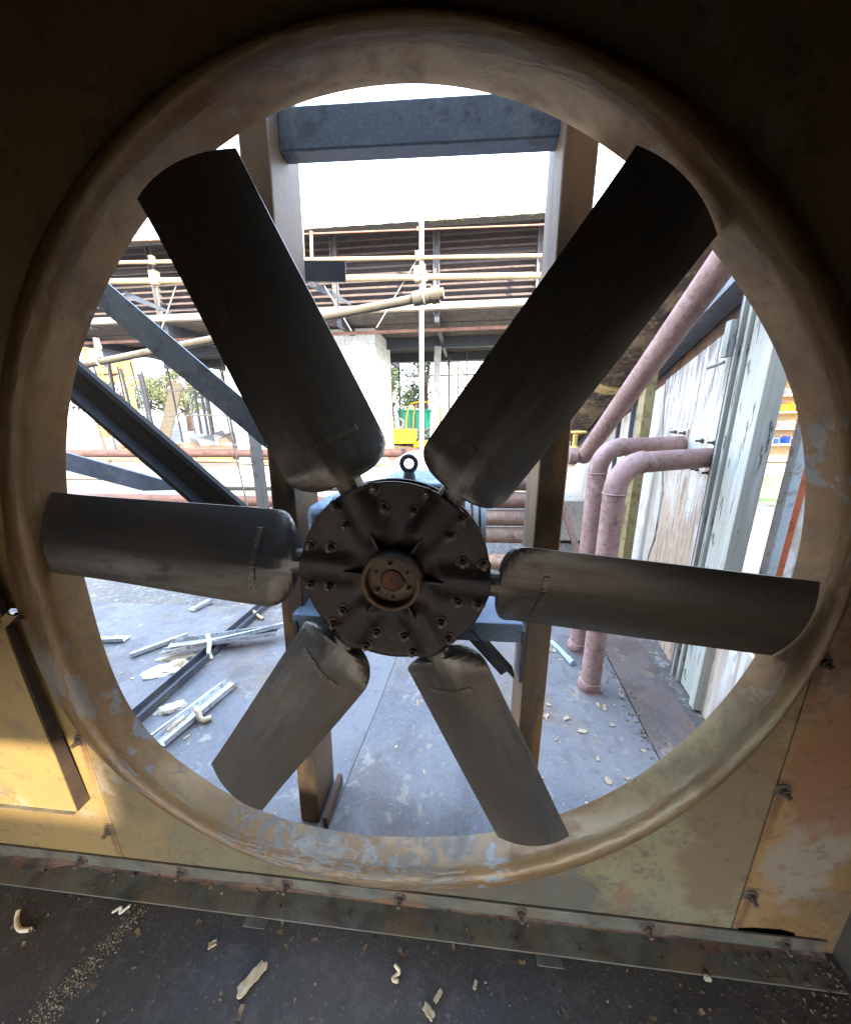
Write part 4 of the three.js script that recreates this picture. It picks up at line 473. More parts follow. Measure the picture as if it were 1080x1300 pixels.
lump('insulation_scrap', 'brownish scrap of insulation against the dark channel', 'insulation', [-1.599, 0.000, -0.984], 0.14, 0.1, 0.04, tint(M.wool, 0.9, 0.75, 0.6), 662, 0.3);
lump('insulation_scrap', 'oval pale scrap of insulation between the two channels', 'insulation', [-1.369, 0.000, -0.661], 0.2, 0.08, 0.03, M.wool, 663, 0.55);
lump('insulation_scrap', 'thin pale scrap of insulation behind the large one', 'insulation', [-1.663, 0.000, -1.062], 0.26, 0.06, 0.02, M.wool, 664, 0.3);
one('rag', [pipe([[-1.193, 0.060, -0.629], [-1.161, 0.050, -0.607], [-1.136, 0.020, -0.594], [-1.108, 0.012, -0.620]], 0.014, 7, 24), pipe([[-1.211, 0.050, -0.578], [-1.226, 0.050, -0.529], [-1.238, 0.040, -0.501]], 0.011, 7, 24)], tint(M.wool, 0.85, 0.75, 0.65), 'twisted fibre scrap lying on the nearest channel', 'rag');
one('rag', [pipe([[-1.515, 0.100, -1.176], [-1.457, 0.080, -1.106], [-1.440, 0.050, -1.068], [-1.425, 0.010, -1.060]], 0.014, 7, 24)], tint(M.wool, 1.1, 1.1, 1.1), 'white rag hanging over the crossing channel', 'rag');
one('rag', [pipe([[-1.451, 0.030, -1.597], [-1.387, 0.020, -1.550], [-1.336, 0.010, -1.526]], 0.012, 7, 24)], tint(M.wool, 1, 0.8, 0.6), 'tan rag at the far end of the dark channel', 'rag');
{ // chips and flakes scattered on the deck: nobody could count them
  const gs = []; for (let i = 0; i < 1000; i++) { const right = rnd() < 0.55, x = right ? R1(-0.15, 1.25) : R1(-2.6, -0.2), z = right ? -R1(0.2, 2.2) : -R1(0.2, 1.65), big = Math.pow(rnd(), 8); const w = 0.002 + 0.002 * rnd() + 0.03 * big, d = w * R1(0.25, 0.7); gs.push(at(new THREE.ConeGeometry(0.6, 0.25, 4 + Math.floor(R1(0, 3))).scale(w, w * 0.5, d), x, 0.0045 + w * 0.04, z, R1(-0.2, 0.2), R1(0, 6.3), R1(-0.2, 0.2))); }
  tag(mesh('wood_chips', gs, tint(M.wood, 1.1, 1.05, 1)), 'pale wood chips and flakes scattered over the deck', 'chips', null, 'stuff'); }

{ const gs = []; for (let i = 0; i < 54; i++) { const t = rnd(), c = [[0.62, -0.75], [0.8, -0.62], [0.95, -0.9], [0.72, -1.3], [0.4, -0.45], [1.05, -1.2]][i % 6], x = c[0] + (rnd() + rnd() - 1) * 0.16, z = c[1] + (rnd() + rnd() - 1) * 0.2, w = 0.005 + 0.022 * Math.pow(rnd(), 3); const g = new THREE.CircleGeometry(w, 9), p = g.attributes.position; for (let k = 1; k < p.count - 1; k++) { const m = 0.5 + rnd(); p.setXYZ(k, p.getX(k) * m, p.getY(k) * m * 0.6, 0.004 * rnd()); } p.setXYZ(p.count - 1, p.getX(1), p.getY(1), p.getZ(1)); g.computeVertexNormals(); gs.push(at(g, x, 0.0065, z, -Math.PI / 2, R1(0, 6))); }
  tag(mesh('paint_flakes', gs, tint(M.wool, 0.6, 0.5, 0.42)), 'pale curled flakes lying on the deck at right', 'flakes', null, 'stuff');
  const cr = []; for (let i = 0; i < 700; i++) { const k = rnd(), x = 1.03 + 0.1 * k + (rnd() + rnd() - 1) * 0.09, z = -0.15 - 1.5 * k, w = 0.0025 + 0.012 * Math.pow(rnd(), 5); cr.push(at(new THREE.IcosahedronGeometry(w, 0).scale(1, R1(0.3, 0.7), R1(0.5, 0.9)), x, 0.004 + w * 0.2, z, R1(-0.3, 0.3), R1(0, 6))); }
  tag(mesh('rubble', cr, tint(M.floor, 3.2, 3, 3)), 'dark rubble along the seam of the kerb strip', 'rubble', null, 'stuff'); }

// things lying on the chamber floor
const chipG = (w, h, d, seed) => { const g = new THREE.BoxGeometry(w, h, d, 8, 2, 8), p = g.attributes.position; for (let i = 0; i < p.count; i++) { const x = p.getX(i), y = p.getY(i), z = p.getZ(i), n = fbm(x / w + 1.3, z / d + 1.7, 5, 5, 4, seed); p.setXYZ(i, x * (0.8 + 0.4 * n), y * (0.6 + n) + h * 0.5 * (n - 0.5), z * (0.6 + 0.8 * vn(x / w + 1, 0.5, 7, 3, seed + 4))); } g.computeVertexNormals(); return g; };
one('wood_chip', at(chipG(0.075, 0.008, 0.022, 671), ...[-0.400, 0.009, 0.199], 0.05, 0.95, 0), M.wood, 'largest brown wood chip on the chamber floor', 'wood chip');
one('wood_chip', at(chipG(0.02, 0.006, 0.012, 672), ...[-0.555, 0.004, 0.145], 0, 0.5, 0), M.wood, 'small tan wood chip behind the largest one', 'wood chip');
one('wood_chip', at(chipG(0.03, 0.006, 0.014, 673), ...[0.089, 0.005, 0.209], 0, -0.6, 0), M.wood, 'wood chip at the front edge below the middle', 'wood chip');
one('wood_chip', at(chipG(0.016, 0.005, 0.008, 674), ...[0.210, 0.004, 0.152], 0, 1.2, 0), M.wood, 'small reddish chip right of the middle', 'wood chip');
one('wood_chip', at(chipG(0.026, 0.005, 0.01, 675), ...[0.111, 0.004, 0.181], 0, 0.9, 0), M.wood, 'narrow pale chip just above the front edge chip', 'wood chip');
one('wood_curl', pipe([[-1.212, 0.012, 0.135], [-1.198, 0.006, 0.152], [-1.161, 0.006, 0.170], [-1.124, 0.012, 0.170]], 0.006, 7, 24).scale(1, 1, 1), tint(M.wood, 1.5, 1.6, 1.7), 'pale curled shaving on the floor at far left', 'shaving');
one('wood_curl', pipe([[-0.013, 0.014, 0.139], [0.002, 0.008, 0.150], [-0.015, 0.005, 0.163], [0.001, 0.008, 0.167]], 0.0045, 7, 24), tint(M.wood, 1.6, 1.6, 1.6), 'pale curled shaving on the floor near the middle', 'shaving');
one('lint', pipe([[-0.910, 0.014, 0.112], [-0.887, 0.020, 0.102], [-0.887, 0.013, 0.111], [-0.863, 0.022, 0.095]], 0.004, 6, 30), tint(M.wool, 0.8, 0.8, 0.8), 'grey fluff on the edge of the foot angle at left', 'fluff');
lump('lint', 'grey fluff hanging over the foot angle at right', 'fluff', [0.839, 0.006, 0.082], 0.026, 0.018, 0.008, tint(M.wool, 0.5, 0.48, 0.45), 681);
lump('lint', 'dusty fluff heap in the right end of the foot angle', 'fluff', [1.153, -0.002, 0.033], 0.12, 0.06, 0.009, tint(M.wool, 0.16, 0.14, 0.115), 682);
{ // a trail of pale dust dragged across the floor at the left
  const gs = [], a = [-0.832, 0.000, 0.079], b = [-0.917, 0.000, 0.321]; for (let i = 0; i < 1300; i++) { const k = Math.pow(rnd(), 0.8) * 1.15, o = (rnd() + rnd() + rnd() - 1.5) * 0.035 * (0.6 + 0.6 * k), w = 0.0008 + 0.0022 * Math.pow(rnd(), 3), x = a[0] + (b[0] - a[0]) * k + o, z = a[2] + (b[2] - a[2]) * k + o * 0.3; gs.push(at(new THREE.TetrahedronGeometry(w), x, (z < 0.08 ? 0.0085 : 0.0003) + w * 0.2, z, R1(0, 6), R1(0, 6), 0)); }
  tag(mesh('dust_trail', gs, tint(M.wool, 0.5, 0.42, 0.33)), 'pale dusty trail across the dark floor at left', 'dust', null, 'stuff'); }
{ const gs = []; for (let i = 0; i < 500; i++) { const x = 1.2 - 0.22 * Math.pow(rnd(), 1.6), z = 0.02 + 0.2 * Math.pow(rnd(), 1.3), w = 0.001 + 0.006 * Math.pow(rnd(), 5); gs.push(at(new THREE.TetrahedronGeometry(w * 1.3).scale(1, R1(0.3, 0.8), R1(0.5, 1)), x, (z < 0.078 ? 0.0085 : 0.0005) + w * 0.3, z, R1(-0.4, 0.4), R1(0, 6), 0)); }
  tag(mesh('corner_dirt', gs, tint(M.floor, 1.5, 1.4, 1.3)), 'lumps of dirt gathered in the right corner of the chamber', 'dirt', null, 'stuff'); }
{ // thin curled flakes of bark and paint, thicker towards the foot angle
  const gs = []; for (let i = 0; i < 120; i++) { const w = 0.002 + 0.008 * Math.pow(rnd(), 2.5), g = new THREE.PlaneGeometry(w * R1(1.2, 3), w, 4, 1), p = g.attributes.position, cu = R1(10, 60); for (let k = 0; k < p.count; k++) { const x = p.getX(k); p.setZ(k, cu * x * x + 0.0006 * rnd()); p.setY(k, p.getY(k) * (0.5 + rnd())); } g.computeVertexNormals(); const z = 0.085 + 0.27 * Math.pow(rnd(), 2); gs.push(at(g, R1(-1.35, 1.18), 0.0012, z, -Math.PI / 2 + R1(-0.3, 0.3), R1(0, 6.3))); }
  tag(mesh('bark_flakes', gs, tint(M.wood, 0.42, 0.36, 0.3)), 'thin brown flakes strewn over the chamber floor', 'flakes', null, 'stuff'); }
{ const gs = []; for (let i = 0; i < 900; i++) { const x = R1(-1.4, 1.18), z = 0.012 + Math.pow(rnd(), 1.4) * 0.36, w = 0.0012 + 0.006 * Math.pow(rnd(), 5) + (x > 0.3 ? 0.0012 * rnd() : 0), y = z < 0.078 ? 0.0085 : 0.0005; gs.push(at(new THREE.TetrahedronGeometry(w), x, y + w * 0.25, z, R1(0, 6), R1(0, 6), R1(0, 6))); }
  const dark = gs.filter((_, i) => i % 4), light = gs.filter((_, i) => i % 5 === 0); tag(mesh('dirt_crumbs', dark, tint(M.floor, 1.3, 1.2, 1.1)), 'dark dirt crumbs strewn over the chamber floor', 'dirt', null, 'stuff'); tag(mesh('dust_flakes', light, tint(M.wool, 0.5, 0.43, 0.34)), 'small pale flakes strewn over the chamber floor', 'flakes', null, 'stuff'); }

// ---------- louvred building across the yard ----------
const FZ = -9.05;
const hall = thing('louvre_building', 'open steel building with rusty louvres and a pale roof across the yard', 'building');
M.roof = tint(M.paint, 0.82, 0.8, 0.76); M.slat = mat({ lite: true, w: 256, tile: 1.2, base: [0.105, 0.08, 0.074], rough: 0.75, bump: 0.002, layers: [{ f: [3, 12], o: 5, lo: 0.42, hi: 0.7, c: [0.08, 0.058, 0.056], a: 0.8, s: 701 }, { f: [30, 6], o: 4, lo: 0.55, hi: 0.7, c: [0.17, 0.13, 0.1], a: 0.6, s: 702 }] });
const HX = [-13, 5.2], FY0 = 4.13, FY1 = 6.0;
{ const d = new THREE.Shape(); const nx = 90; const pts = []; for (let i = 0; i <= nx; i++) pts.push([HX[0] + (HX[1] - HX[0]) * i / nx, 0.012 * (i % 2)]);   // corrugated roof sheet
  const poly = [...pts, ...pts.slice().reverse().map(([x, y]) => [x, y - 0.02])]; const g = extr(poly.map(([x, y]) => [-x, y]), 9); g.applyMatrix4(new THREE.Matrix4().makeBasis(new THREE.Vector3(-1, 0, 0), new THREE.Vector3(0, 0.857, 0.515), new THREE.Vector3(0, 0.515, -0.857)).setPosition(0, 5.53, -8.25)); mesh('roof', g, M.roof, hall);
  mesh('moss_edge', [...Array(60)].map(() => { const x = R1(-0.8, 2.3), s = R1(0.02, 0.06); return at(new THREE.IcosahedronGeometry(s, 0), x, 5.57 + R1(-0.01, 0.03), -8.26 - R1(0, 0.15)); }), tint(M.paint, 0.32, 0.36, 0.16), hall); }
mesh('fascia', [span(HX[0], HX[1], 5.72, 6.0, -9.0, -8.96)], tint(M.paint, 0.3, 0.3, 0.3), hall);
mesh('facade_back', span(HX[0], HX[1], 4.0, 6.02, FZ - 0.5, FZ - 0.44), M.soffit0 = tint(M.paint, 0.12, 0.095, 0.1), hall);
const colX = [-12.2, -10, -7.85, -5.4, -3.02, -0.5, 1.93, 4.4];
for (const x of colX) mesh('column', [span(x - 0.075, x - 0.06, 3.9, FY1, FZ - 0.16, FZ + 0.02), span(x + 0.06, x + 0.075, 3.9, FY1, FZ - 0.16, FZ + 0.02), span(x - 0.06, x + 0.06, 3.9, FY1, FZ - 0.09, FZ - 0.07)], tint(M.paint, 0.2, 0.195, 0.2), hall);
const slatG = {}; for (let k = 0; k + 1 < colX.length; k++) for (let i = 0; i < 12; i++) { const x0 = colX[k] + 0.08, x1 = colX[k + 1] - 0.08, y = FY0 + 0.14 + i * 0.148, L = x1 - x0; mesh('slat', [at(new THREE.BoxGeometry(L, 0.012, 0.13), (x0 + x1) / 2, y, FZ - 0.06, 0.62 + R1(-0.03, 0.03), 0, 0)], M.slat, hall); }
mesh('ledge', span(HX[0], HX[1], 3.98, 4.13, FZ - 0.1, FZ + 0.14, 0.01), tint(M.paint, 0.55, 0.48, 0.38), hall);
M.soffit = mat({ lite: true, w: 256, tile: 1.6, base: [0.095, 0.085, 0.08], rough: 0.85, bump: 0.01, layers: [{ f: [24, 4], o: 4, lo: 0.45, hi: 0.65, c: [0.05, 0.046, 0.045], a: 0.8, s: 711 }, { f: 8, o: 5, lo: 0.54, hi: 0.68, c: [0.14, 0.11, 0.09], a: 0.6, s: 712 }] });
for (let i = 0; i < 16; i++) mesh('soffit_board', span(HX[0], HX[1], 3.95 + 0.015 * (i % 2), 3.99, FZ - 0.55 - i * 0.56, FZ - 0.02 - i * 0.56), M.soffit, hall);
for (const x of [-11.5, -7.8, -3, -0.5, 2, 4.5]) mesh('floor_beam', span(x - 0.06, x + 0.06, 3.72, 3.95, -18, FZ - 0.05), M.darkpaint, hall);
for (const z of [-12, -15]) mesh('cross_beam', span(HX[0], HX[1], 3.62, 3.945, z - 0.1, z), M.darkpaint, hall); mesh('rust_rail', span(HX[0], HX[1], 3.63, 3.7, -9.7, -9.6), tint(M.oldpipe, 1.2, 1, 0.9), hall);
{ const feet = [[[-2.472, 0.682, -11.000][0], -11, 0.07, 0], [[-2.646, 1.741, -16.000][0], -16, 0.06, 0], [[-1.995, 1.730, -16.000][0], -16, 0.05, 0], [[-0.354, 1.681, -14.000][0], -14, 0.07, 0], [[-0.035, 1.700, -16.000][0], -16, 0.05, 0], [[0.252, 1.707, -17.000][0], -17, 0.05, 0], [[-12.510, 0.401, -16.000][0], -16, 0.08, 0], [[-11.443, 0.464, -15.000][0], -15, 0.07, 0], [[-13.825, 1.879, -13.000][0], -13, 0.08, -0.2], [[-14.998, 1.214, -15.000][0], -15, 0.07, 0.1], [[-16.107, 1.567, -17.000][0], -17, 0.08, 0], [[-15.024, 1.561, -16.000][0], -16, 0.07, 0], [[-10.489, 0.528, -14.000][0], -14, 0.1, 0]];
  for (const [x, z] of [[-1.6, -15.5], [-0.9, -17], [0.35, -13.2], [0.9, -15], [1.6, -16.5], [2.3, -14], [-6.5, -12.4], [-7.2, -15], [-9.3, -13.6], [-10.4, -16], [-5.6, -16.8]]) feet.push([x, z, 0.04, 0.04]);
  for (const [x, z, w, l] of feet) mesh('column', [bar([x, 0, z], [x - l, 3.7, z], w, w * 1.4, [0, 0, 1])], tint(M.paint, 0.13, 0.105, 0.09), hall); }
for (const [x0, x1, y, z] of [[-11, -4.6, 1.6, -12.4], [-11, -4.6, 2.5, -12.4], [-1.8, 3, 2.9, -13.4], [-10, -5, 0.9, -15]]) mesh('rail', rod([x0, y, z], [x1, y, z], 0.03, 8), tint(M.paint, 0.36, 0.3, 0.24), hall);
one('leaning_column', [bar([[-0.886, 1.139, -12.000][0], 0, -12], [[-0.652, 3.892, -12.000][0], 3.66, -12], 0.22, 0.12, [0, 0, 1])], tint(M.paint, 0.5, 0.48, 0.45), 'bent grey column leaning under the louvred building', 'column');
one('leaning_board', [bar([[-14.831, 1.484, -16.000][0], 0, -16], [[-13.776, 4.321, -16.000][0], 3.2, -16.6], 0.6, 0.05, [0, 0, 1])], tint(M.wood, 0.8, 0.78, 0.75), 'wide tan board leaning among the columns at left', 'board');

// scaffolding in front of the louvres
const SZ = -8.2, cream = tint(M.paint, 0.5, 0.38, 0.22), pale = tint(M.paint, 0.5, 0.45, 0.38);
one('scaffold_pole', [rod([[-0.849, 0.003, -8.200][0], 0, SZ], [[-0.752, 5.559, -8.200][0], [-0.752, 5.559, -8.200][1], SZ], 0.055, 12)], pale, 'tall pale scaffold pole in the middle, from ground to roof edge', 'scaffold pole');
one('scaffold_pole', [rod([[-3.468, 4.844, -8.200][0], [-3.468, 4.844, -8.200][1], SZ], [-3.409, 5.714, -8.200], 0.055, 12)], pale, 'thick short pale pole right of the left post, below the roof', 'scaffold pole');
one('scaffold_pole', [rod([-3.246, 4.848, -8.200], [-3.205, 5.437, -8.200], 0.035, 12)], cream, 'thin short pole beside the thick one, below the roof', 'scaffold pole');
one('scaffold_pole', [rod([1.868, 4.552, -8.200], [1.901, 5.431, -8.200], 0.05, 12)], pale, 'short pale pole left of the right post, below the roof', 'scaffold pole');
const rail = (name, a, b, r, m, label) => { const t = thing(name, label, 'scaffold rail'); mesh('rail_tube', rod(a, b, r, 12), m, t); const n = 5; for (let i = 0; i < n; i++) { const p = V(a).clone().lerp(V(b), (i + 0.6) / n); mesh('clamp', span(p.x - r * 1.3, p.x + r * 1.3, p.y - r * 1.4, p.y + r * 3.2, p.z - r * 1.2, p.z + r * 1.3, 0.005), m, t); } };
rail('scaffold_rail', [-12, [-7.961, 5.146, -8.200][1] + 0.05, SZ + 0.07], [3.5, [1.844, 4.655, -8.200][1] - 0.02, SZ + 0.07], 0.038, cream, 'upper cream scaffold rail along the louvres');
rail('scaffold_rail', [-12, [-8.068, 4.742, -8.200][1] + 0.05, SZ + 0.09], [3.5, [1.870, 4.285, -8.200][1] - 0.02, SZ + 0.09], 0.062, cream, 'lower thicker cream scaffold rail along the louvres');
rail('scaffold_rail', [-12, [-3.470, 5.496, -8.200][1] + 0.1, SZ], [3.5, [1.803, 5.243, -8.200][1], SZ], 0.016, tint(M.oldpipe, 1.6, 1.2, 1), 'thin rusty rail just under the roof edge');
one('tie_wire', rod([-0.746, 4.949, -8.200], [-1.835, 3.460, -8.200], 0.012, 8), pale, 'pale tie wire running down left from the middle pole', 'wire');
one('tie_wire', rod([-6.544, 4.639, -8.200], [-7.198, 3.613, -8.200], 0.012, 8), pale, 'pale tie wire between the ring and upper left blade', 'wire');
one('tie_wire', rod([-3.125, 4.578, -8.200], [-2.437, 3.414, -8.200], 0.012, 8), pale, 'pale tie wire just right of the upper left blade', 'wire');
one('canopy_bracket', [extr([[0, 0], [0.95, -0.42], [0.95, -0.36], [0, 0.16]], 0.06).translate(...[-3.412, 4.413, -8.400])], M.darkpaint, 'dark sloping bracket under the lower scaffold rail', 'bracket');
one('canopy_bracket', [extr([[0, 0], [1.1, -0.4], [1.1, -0.34], [0, 0.16]], 0.06).translate(...[-8.088, 4.377, -8.400])], M.darkpaint, 'dark sloping bracket left of the upper left blade', 'bracket');

// things under and beyond the building
one('white_container', [span([-3.557, 2.145, -10.300][0] - 3.5, [-2.369, 2.122, -10.300][0], 0.02, [-3.180, 3.930, -10.300][1], -12.6, -10.3, 0.02), ...[...Array(9)].map((_, i) => span([-2.369, 2.122, -10.300][0] - 0.3 - i * 0.35, [-2.369, 2.122, -10.300][0] - 0.18 - i * 0.35, 0.1, [-3.184, 3.868, -10.300][1], -10.34, -10.27, 0.01))], tint(M.paint, 1, 1, 0.98), 'big white container standing under the building', 'container');
{ const o = [-3.863, 0.562, -24.000], t = thing('waste_bin', 'green ribbed waste skip beyond the columns', 'skip', [o[0], 0, -24]); mesh('bin_body', [extr([[0.15, 0.1], [2.35, 0.1], [2.55, 1.75], [-0.05, 1.75]], 1.6)], plain(0.04, 0.32, 0.17, 0.5), t); mesh('rib', [...Array(9)].map((_, i) => span(0.1 + i * 0.27, 0.18 + i * 0.27, 0.15, 1.7, 1.6, 1.66)), plain(0.045, 0.36, 0.2, 0.5), t); mesh('rim', span(-0.1, 2.6, 1.75, 1.84, -0.05, 1.68, 0.01), plain(0.04, 0.3, 0.16, 0.5), t); }
{ const o = [-2.583, 0.481, -13.000], t = thing('roller_machine', 'small yellow machine with a bent tube frame behind the middle pole', 'machine', [o[0], 0, -13]), y = plain(0.6, 0.4, 0.015, 0.45), s = o[1];
  mesh('engine_cover', [span(0, 1.0, s - 0.05, s + 0.5, -0.6, 0, 0.05), span(0.06, 0.94, s + 0.1, s + 0.4, 0.0, 0.02, 0.005)], y, t); mesh('roll_frame', [pipe([[0.62, s + 0.5, -0.1], [0.7, s + 1.15, -0.1], [0.86, s + 1.42, -0.1], [1.6, s + 1.45, -0.1], [1.86, s + 1.3, -0.1], [1.95, s + 0.4, -0.1]], 0.035, 10, 50), pipe([[0.84, s + 0.5, -0.5], [0.9, s + 1.15, -0.5], [1.0, s + 1.4, -0.5]], 0.03, 10, 30)], y, t); mesh('wheel', [0.25, 0.8].map((x) => at(new THREE.CylinderGeometry(s * 0.5 + 0.1, s * 0.5 + 0.1, 0.2, 24), x, s * 0.5 + 0.1, -0.3, Math.PI / 2)), M.darkpaint, t); mesh('hose_reel', ringAt([0.35, s + 0.72, -0.2], [0, 0, 1], 0.17, 0.05), tint(M.paint, 0.6, 0.6, 0.62), t); mesh('skid', span(0.9, 2.1, s - 0.2, s + 0.05, -0.6, 0, 0.02), y, t); }
one('scrap_heap', [...Array(60)].map(() => { const L = R1(0.3, 0.9), x = R1(-2.3, -0.2), y = R1(0.1, 0.9), z = -R1(13.6, 15); return at(new THREE.BoxGeometry(L, R1(0.02, 0.08), R1(0.02, 0.1)), x, y, z, R1(-0.8, 0.8), R1(0, 3), R1(-0.8, 0.8)); }), tint(M.paint, 0.5, 0.47, 0.44), 'grey heap of scrap lengths beside the yellow machine', 'scrap heap');
{ const o = [-16.758, 0.362, -17.000], t = thing('block_pallet', 'pallet of white blocks in the left yard', 'pallet of blocks', [o[0], 0, -17]); mesh('pallet', [span(-0.05, 1.75, 0.02, 0.14, -0.9, 0.03)], M.wood, t); const bm = tint(M.paint, 0.6, 0.58, 0.55); for (let j = 0; j < 5; j++) for (let i = 0; i < 4; i++) mesh('block', bx(0.415, 0.22, 0.85, 0.22 + i * 0.425 + R1(-0.008, 0.008), 0.255 + j * 0.228, -0.43 + R1(-0.02, 0.02), 0.012), bm, t); }
{ const z = -27, a = [-30.529, 4.984, -27.000], b = [-25.043, 4.264, -27.000], c = [-28.008, 7.005, -27.000], yl = plain(0.34, 0.21, 0.05, 0.6), t = thing('gantry', 'yellow steel gantry beyond the columns at left', 'gantry'); mesh('girder', [bar(a, b, 0.3, 0.45, [0, 1, 0]), bar([a[0], c[1], z], [b[0] - 1, c[1], z], 0.2, 0.3, [0, 1, 0])], yl, t); for (const x of [a[0] + 1, c[0] + 1.2, b[0] - 1.2]) mesh('leg', bar([x, 0, z], [x, c[1], z], 0.25, 0.25, [0, 0, 1]), yl, t); mesh('cab', span(b[0] - 3.4, b[0] - 1.6, a[1], a[1] + 1.4, z - 1.2, z + 0.4, 0.03), yl, t); }
// trees and buildings beyond the yard
M.leaf = new THREE.MeshStandardMaterial({ color: new THREE.Color().setRGB(0.05, 0.075, 0.022), roughness: 0.9, side: THREE.DoubleSide }); M.leaf2 = new THREE.MeshStandardMaterial({ color: new THREE.Color().setRGB(0.12, 0.13, 0.06), roughness: 0.9, side: THREE.DoubleSide });
function tree(label, x, z, h, R, m, seed, name = 'tree') {
  const r = rng(seed), t = thing(name, label, 'tree', [x, 0, z]), limbs = [at(new THREE.CylinderGeometry(0.06 * R, 0.13 * R, h * 0.6, 10), 0, h * 0.3, 0)], pos = [];
  for (let i = 0; i < 26; i++) { const a = r() * 6.28, y = h * (0.35 + 0.6 * r()), k = Math.sqrt(Math.max(0.08, 1 - Math.pow((y / h - 0.6) / 0.45, 2))), q = R * k * (0.35 + 0.65 * r()), c = [q * Math.cos(a), y, q * Math.sin(a)]; limbs.push(rod([0, y * 0.6, 0], c, 0.025 * R, 5));
    const cr = R * (0.22 + 0.2 * r()); for (let j = 0; j < 330; j++) { const u = r() * 2 - 1, f = r() * 6.28, rr = cr * Math.cbrt(r()) * (0.8 + 0.4 * r()), s = Math.sqrt(1 - u * u), p = [c[0] + rr * s * Math.cos(f), c[1] + rr * u * 0.8, c[2] + rr * s * Math.sin(f)], l = 0.05 + 0.045 * R * r(); for (let k2 = 0; k2 < 3; k2++) pos.push(p[0] + l * (r() * 2 - 1), p[1] + l * (r() * 2 - 1), p[2] + l * (r() * 2 - 1)); } }
  mesh('trunk', limbs, M.rust, t); const g = new THREE.BufferGeometry(); g.setAttribute('position', new THREE.Float32BufferAttribute(pos, 3)); g.computeVertexNormals(); mesh('crown', g, m, t); return t;
}
tree('bright green bushy tree beyond the columns at far left', [-31.959, 2.362, -30.000][0], -30, 6.5, 3.2, M.leaf2, 11); tree('pale green tree beyond the leaning board', [-30.857, 2.416, -36.000][0], -36, 7, 3.4, M.leaf2, 12); tree('darker tree left of the grey columns', [-33.511, 2.529, -42.000][0], -42, 8, 3, M.leaf, 13);
tree('round green bush left of the green skip', [-5.722, 1.954, -30.000][0], -30, 5.5, 2.3, M.leaf, 14, 'bush'); tree('pale bush right behind the green skip', [-3.187, 1.962, -34.000][0], -34, 7.5, 2.4, M.leaf2, 15, 'bush'); tree('green tree behind the parts shelf', [10.036, 2.085, -12.000][0], -12, 3.6, 1.6, M.leaf2, 16);
{ const t = thing('far_building', 'low blue grey building far beyond the left yard', 'building'), a = [-44.532, 1.010, -55.000], b = [-30.608, 4.410, -55.000]; mesh('wall', span(a[0], b[0], 0, b[1] + 0.4, -62, -55), tint(M.paint, 0.24, 0.29, 0.36), t); mesh('roof', span(a[0] - 0.5, b[0] + 0.5, b[1] + 0.4, b[1] + 0.8, -62.5, -54.5), tint(M.paint, 0.55, 0.56, 0.58), t); for (let i = 0; i < 5; i++) mesh('door_panel', span(a[0] + 1.5 + i * 3, a[0] + 3.6 + i * 3, 0.05, 2.4, -55.06, -54.98), tint(M.paint, 0.32, 0.38, 0.46), t); }
{ const t = thing('far_building', 'white clad building beyond the columns right of the skip', 'building'), a = [-2.029, 0.744, -26.000], b = [2.996, 4.887, -26.000]; mesh('wall', span(a[0], b[0] + 3, 0, b[1] + 3, -32, -26), tint(M.paint, 0.8, 0.82, 0.84), t); mesh('cladding_rib', [...Array(14)].map((_, i) => span(a[0], b[0] + 3, 0.4 + i * 0.42, 0.46 + i * 0.42, -26.0, -25.95)), tint(M.paint, 0.7, 0.72, 0.74), t); }
one('gravel_bank', (() => { const g = new THREE.PlaneGeometry(34, 4, 60, 8), p = g.attributes.position; for (let i = 0; i < p.count; i++) p.setZ(i, 0.35 * sst(0, 0.3, 0.5 - Math.abs(p.getY(i)) / 4) * (0.5 + fbm((p.getX(i) + 20) / 40, p.getY(i) / 4 + 0.5, 30, 6, 4, 731))); g.computeVertexNormals(); return at(g, -18, -0.005, -13.2, -Math.PI / 2); })(), tint(M.yard, 1, 0.8, 0.6), 'low brown bank of gravel across the left yard', 'bank');

const UPX = [[-12.522, 2.227, -11.000][0], [-13.668, 2.311, -12.500][0], [-14.267, 2.386, -14.000][0], [-12.503, 2.311, -13.000][0], [-12.759, 2.400, -15.000][0], [-14.401, 2.556, -18.000][0], [-10.195, 2.352, -15.000][0]];
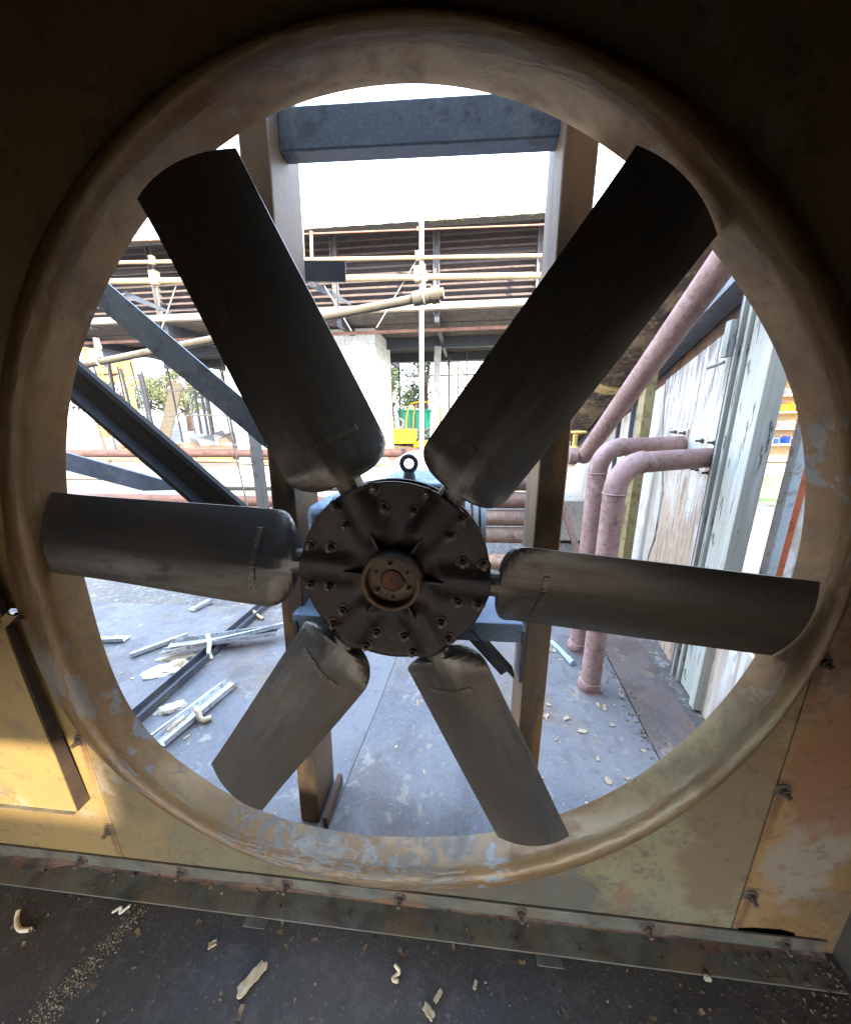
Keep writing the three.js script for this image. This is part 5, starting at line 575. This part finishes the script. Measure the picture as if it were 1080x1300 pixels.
// more uprights and stacked material in the left yard
[[-11, 0.05, 'slim brown upright at the left edge of the yard view'], [-12.5, 0.04, 'slim pale scaffold tube beside the slim brown upright'], [-14, 0.035, 'slim pale scaffold tube left of the grey columns'], [-13, 0.03, 'slim scaffold tube in front of the leaning board'], [-15, 0.04, 'slim scaffold tube right of the leaning board'], [-18, 0.04, 'slim scaffold tube left of the right hand columns'], [-15, 0.04, 'slim scaffold tube close to the left post']].forEach(([z, r, label], i) => { const X = UPX[i]; one('scaffold_tube', [rod([X, 0, z], [X + 0.1 * ((i % 3) - 1), 3.62, z + 0.1], r, 10)], tint(M.paint, ...(i % 2 ? [0.34, 0.3, 0.25] : [0.16, 0.12, 0.1])), label, 'scaffold tube'); });
{ const st = [[-11.8, -12.2, 2.2, 0.5], [-8.3, -11.2, 1.4, 0.35], [-5.6, -10.4, 1.8, 0.42], [-4.0, -9.9, 1.2, 0.3]], nm = ['left-most timber stack on the brown bank', 'second timber stack on the brown bank', 'third timber stack by the red pipe', 'small timber stack nearest the left post']; st.forEach(([x, z, w, h], i) => { const t2 = thing('timber_stack', nm[i], 'timber stack', [x, 0, z]); const rows = Math.round(h / 0.11); for (let j = 0; j < rows; j++) mesh('plank', bx(w * R1(0.85, 1), 0.09, 0.6, R1(-0.1, 0.1), 0.06 + j * 0.11, R1(-0.05, 0.05), 0.006), tint(M.wood, ...[[0.6, 0.55, 0.5], [0.4, 0.36, 0.33], [0.75, 0.68, 0.6]][(i + j) % 3]), t2); }); }
{ const o = thing('rubbish_heap', 'heap of pale sheets and wrapped bundles right of the leaning board', 'heap', [-10.2, 0, -14.2]); for (let i = 0; i < 9; i++) mesh('bundle', at(new RoundedBoxGeometry(R1(0.4, 1.1), R1(0.2, 0.5), R1(0.3, 0.8), 2, 0.06), R1(-1.2, 1.2), R1(0.2, 0.7), R1(-0.4, 0.4), R1(-0.3, 0.3), R1(0, 3), R1(-0.3, 0.3)), tint(M.paint, ...[[0.5, 0.47, 0.42], [0.35, 0.25, 0.17], [0.3, 0.3, 0.31]][i % 3]), o); }
renderer.render(scene, camera);
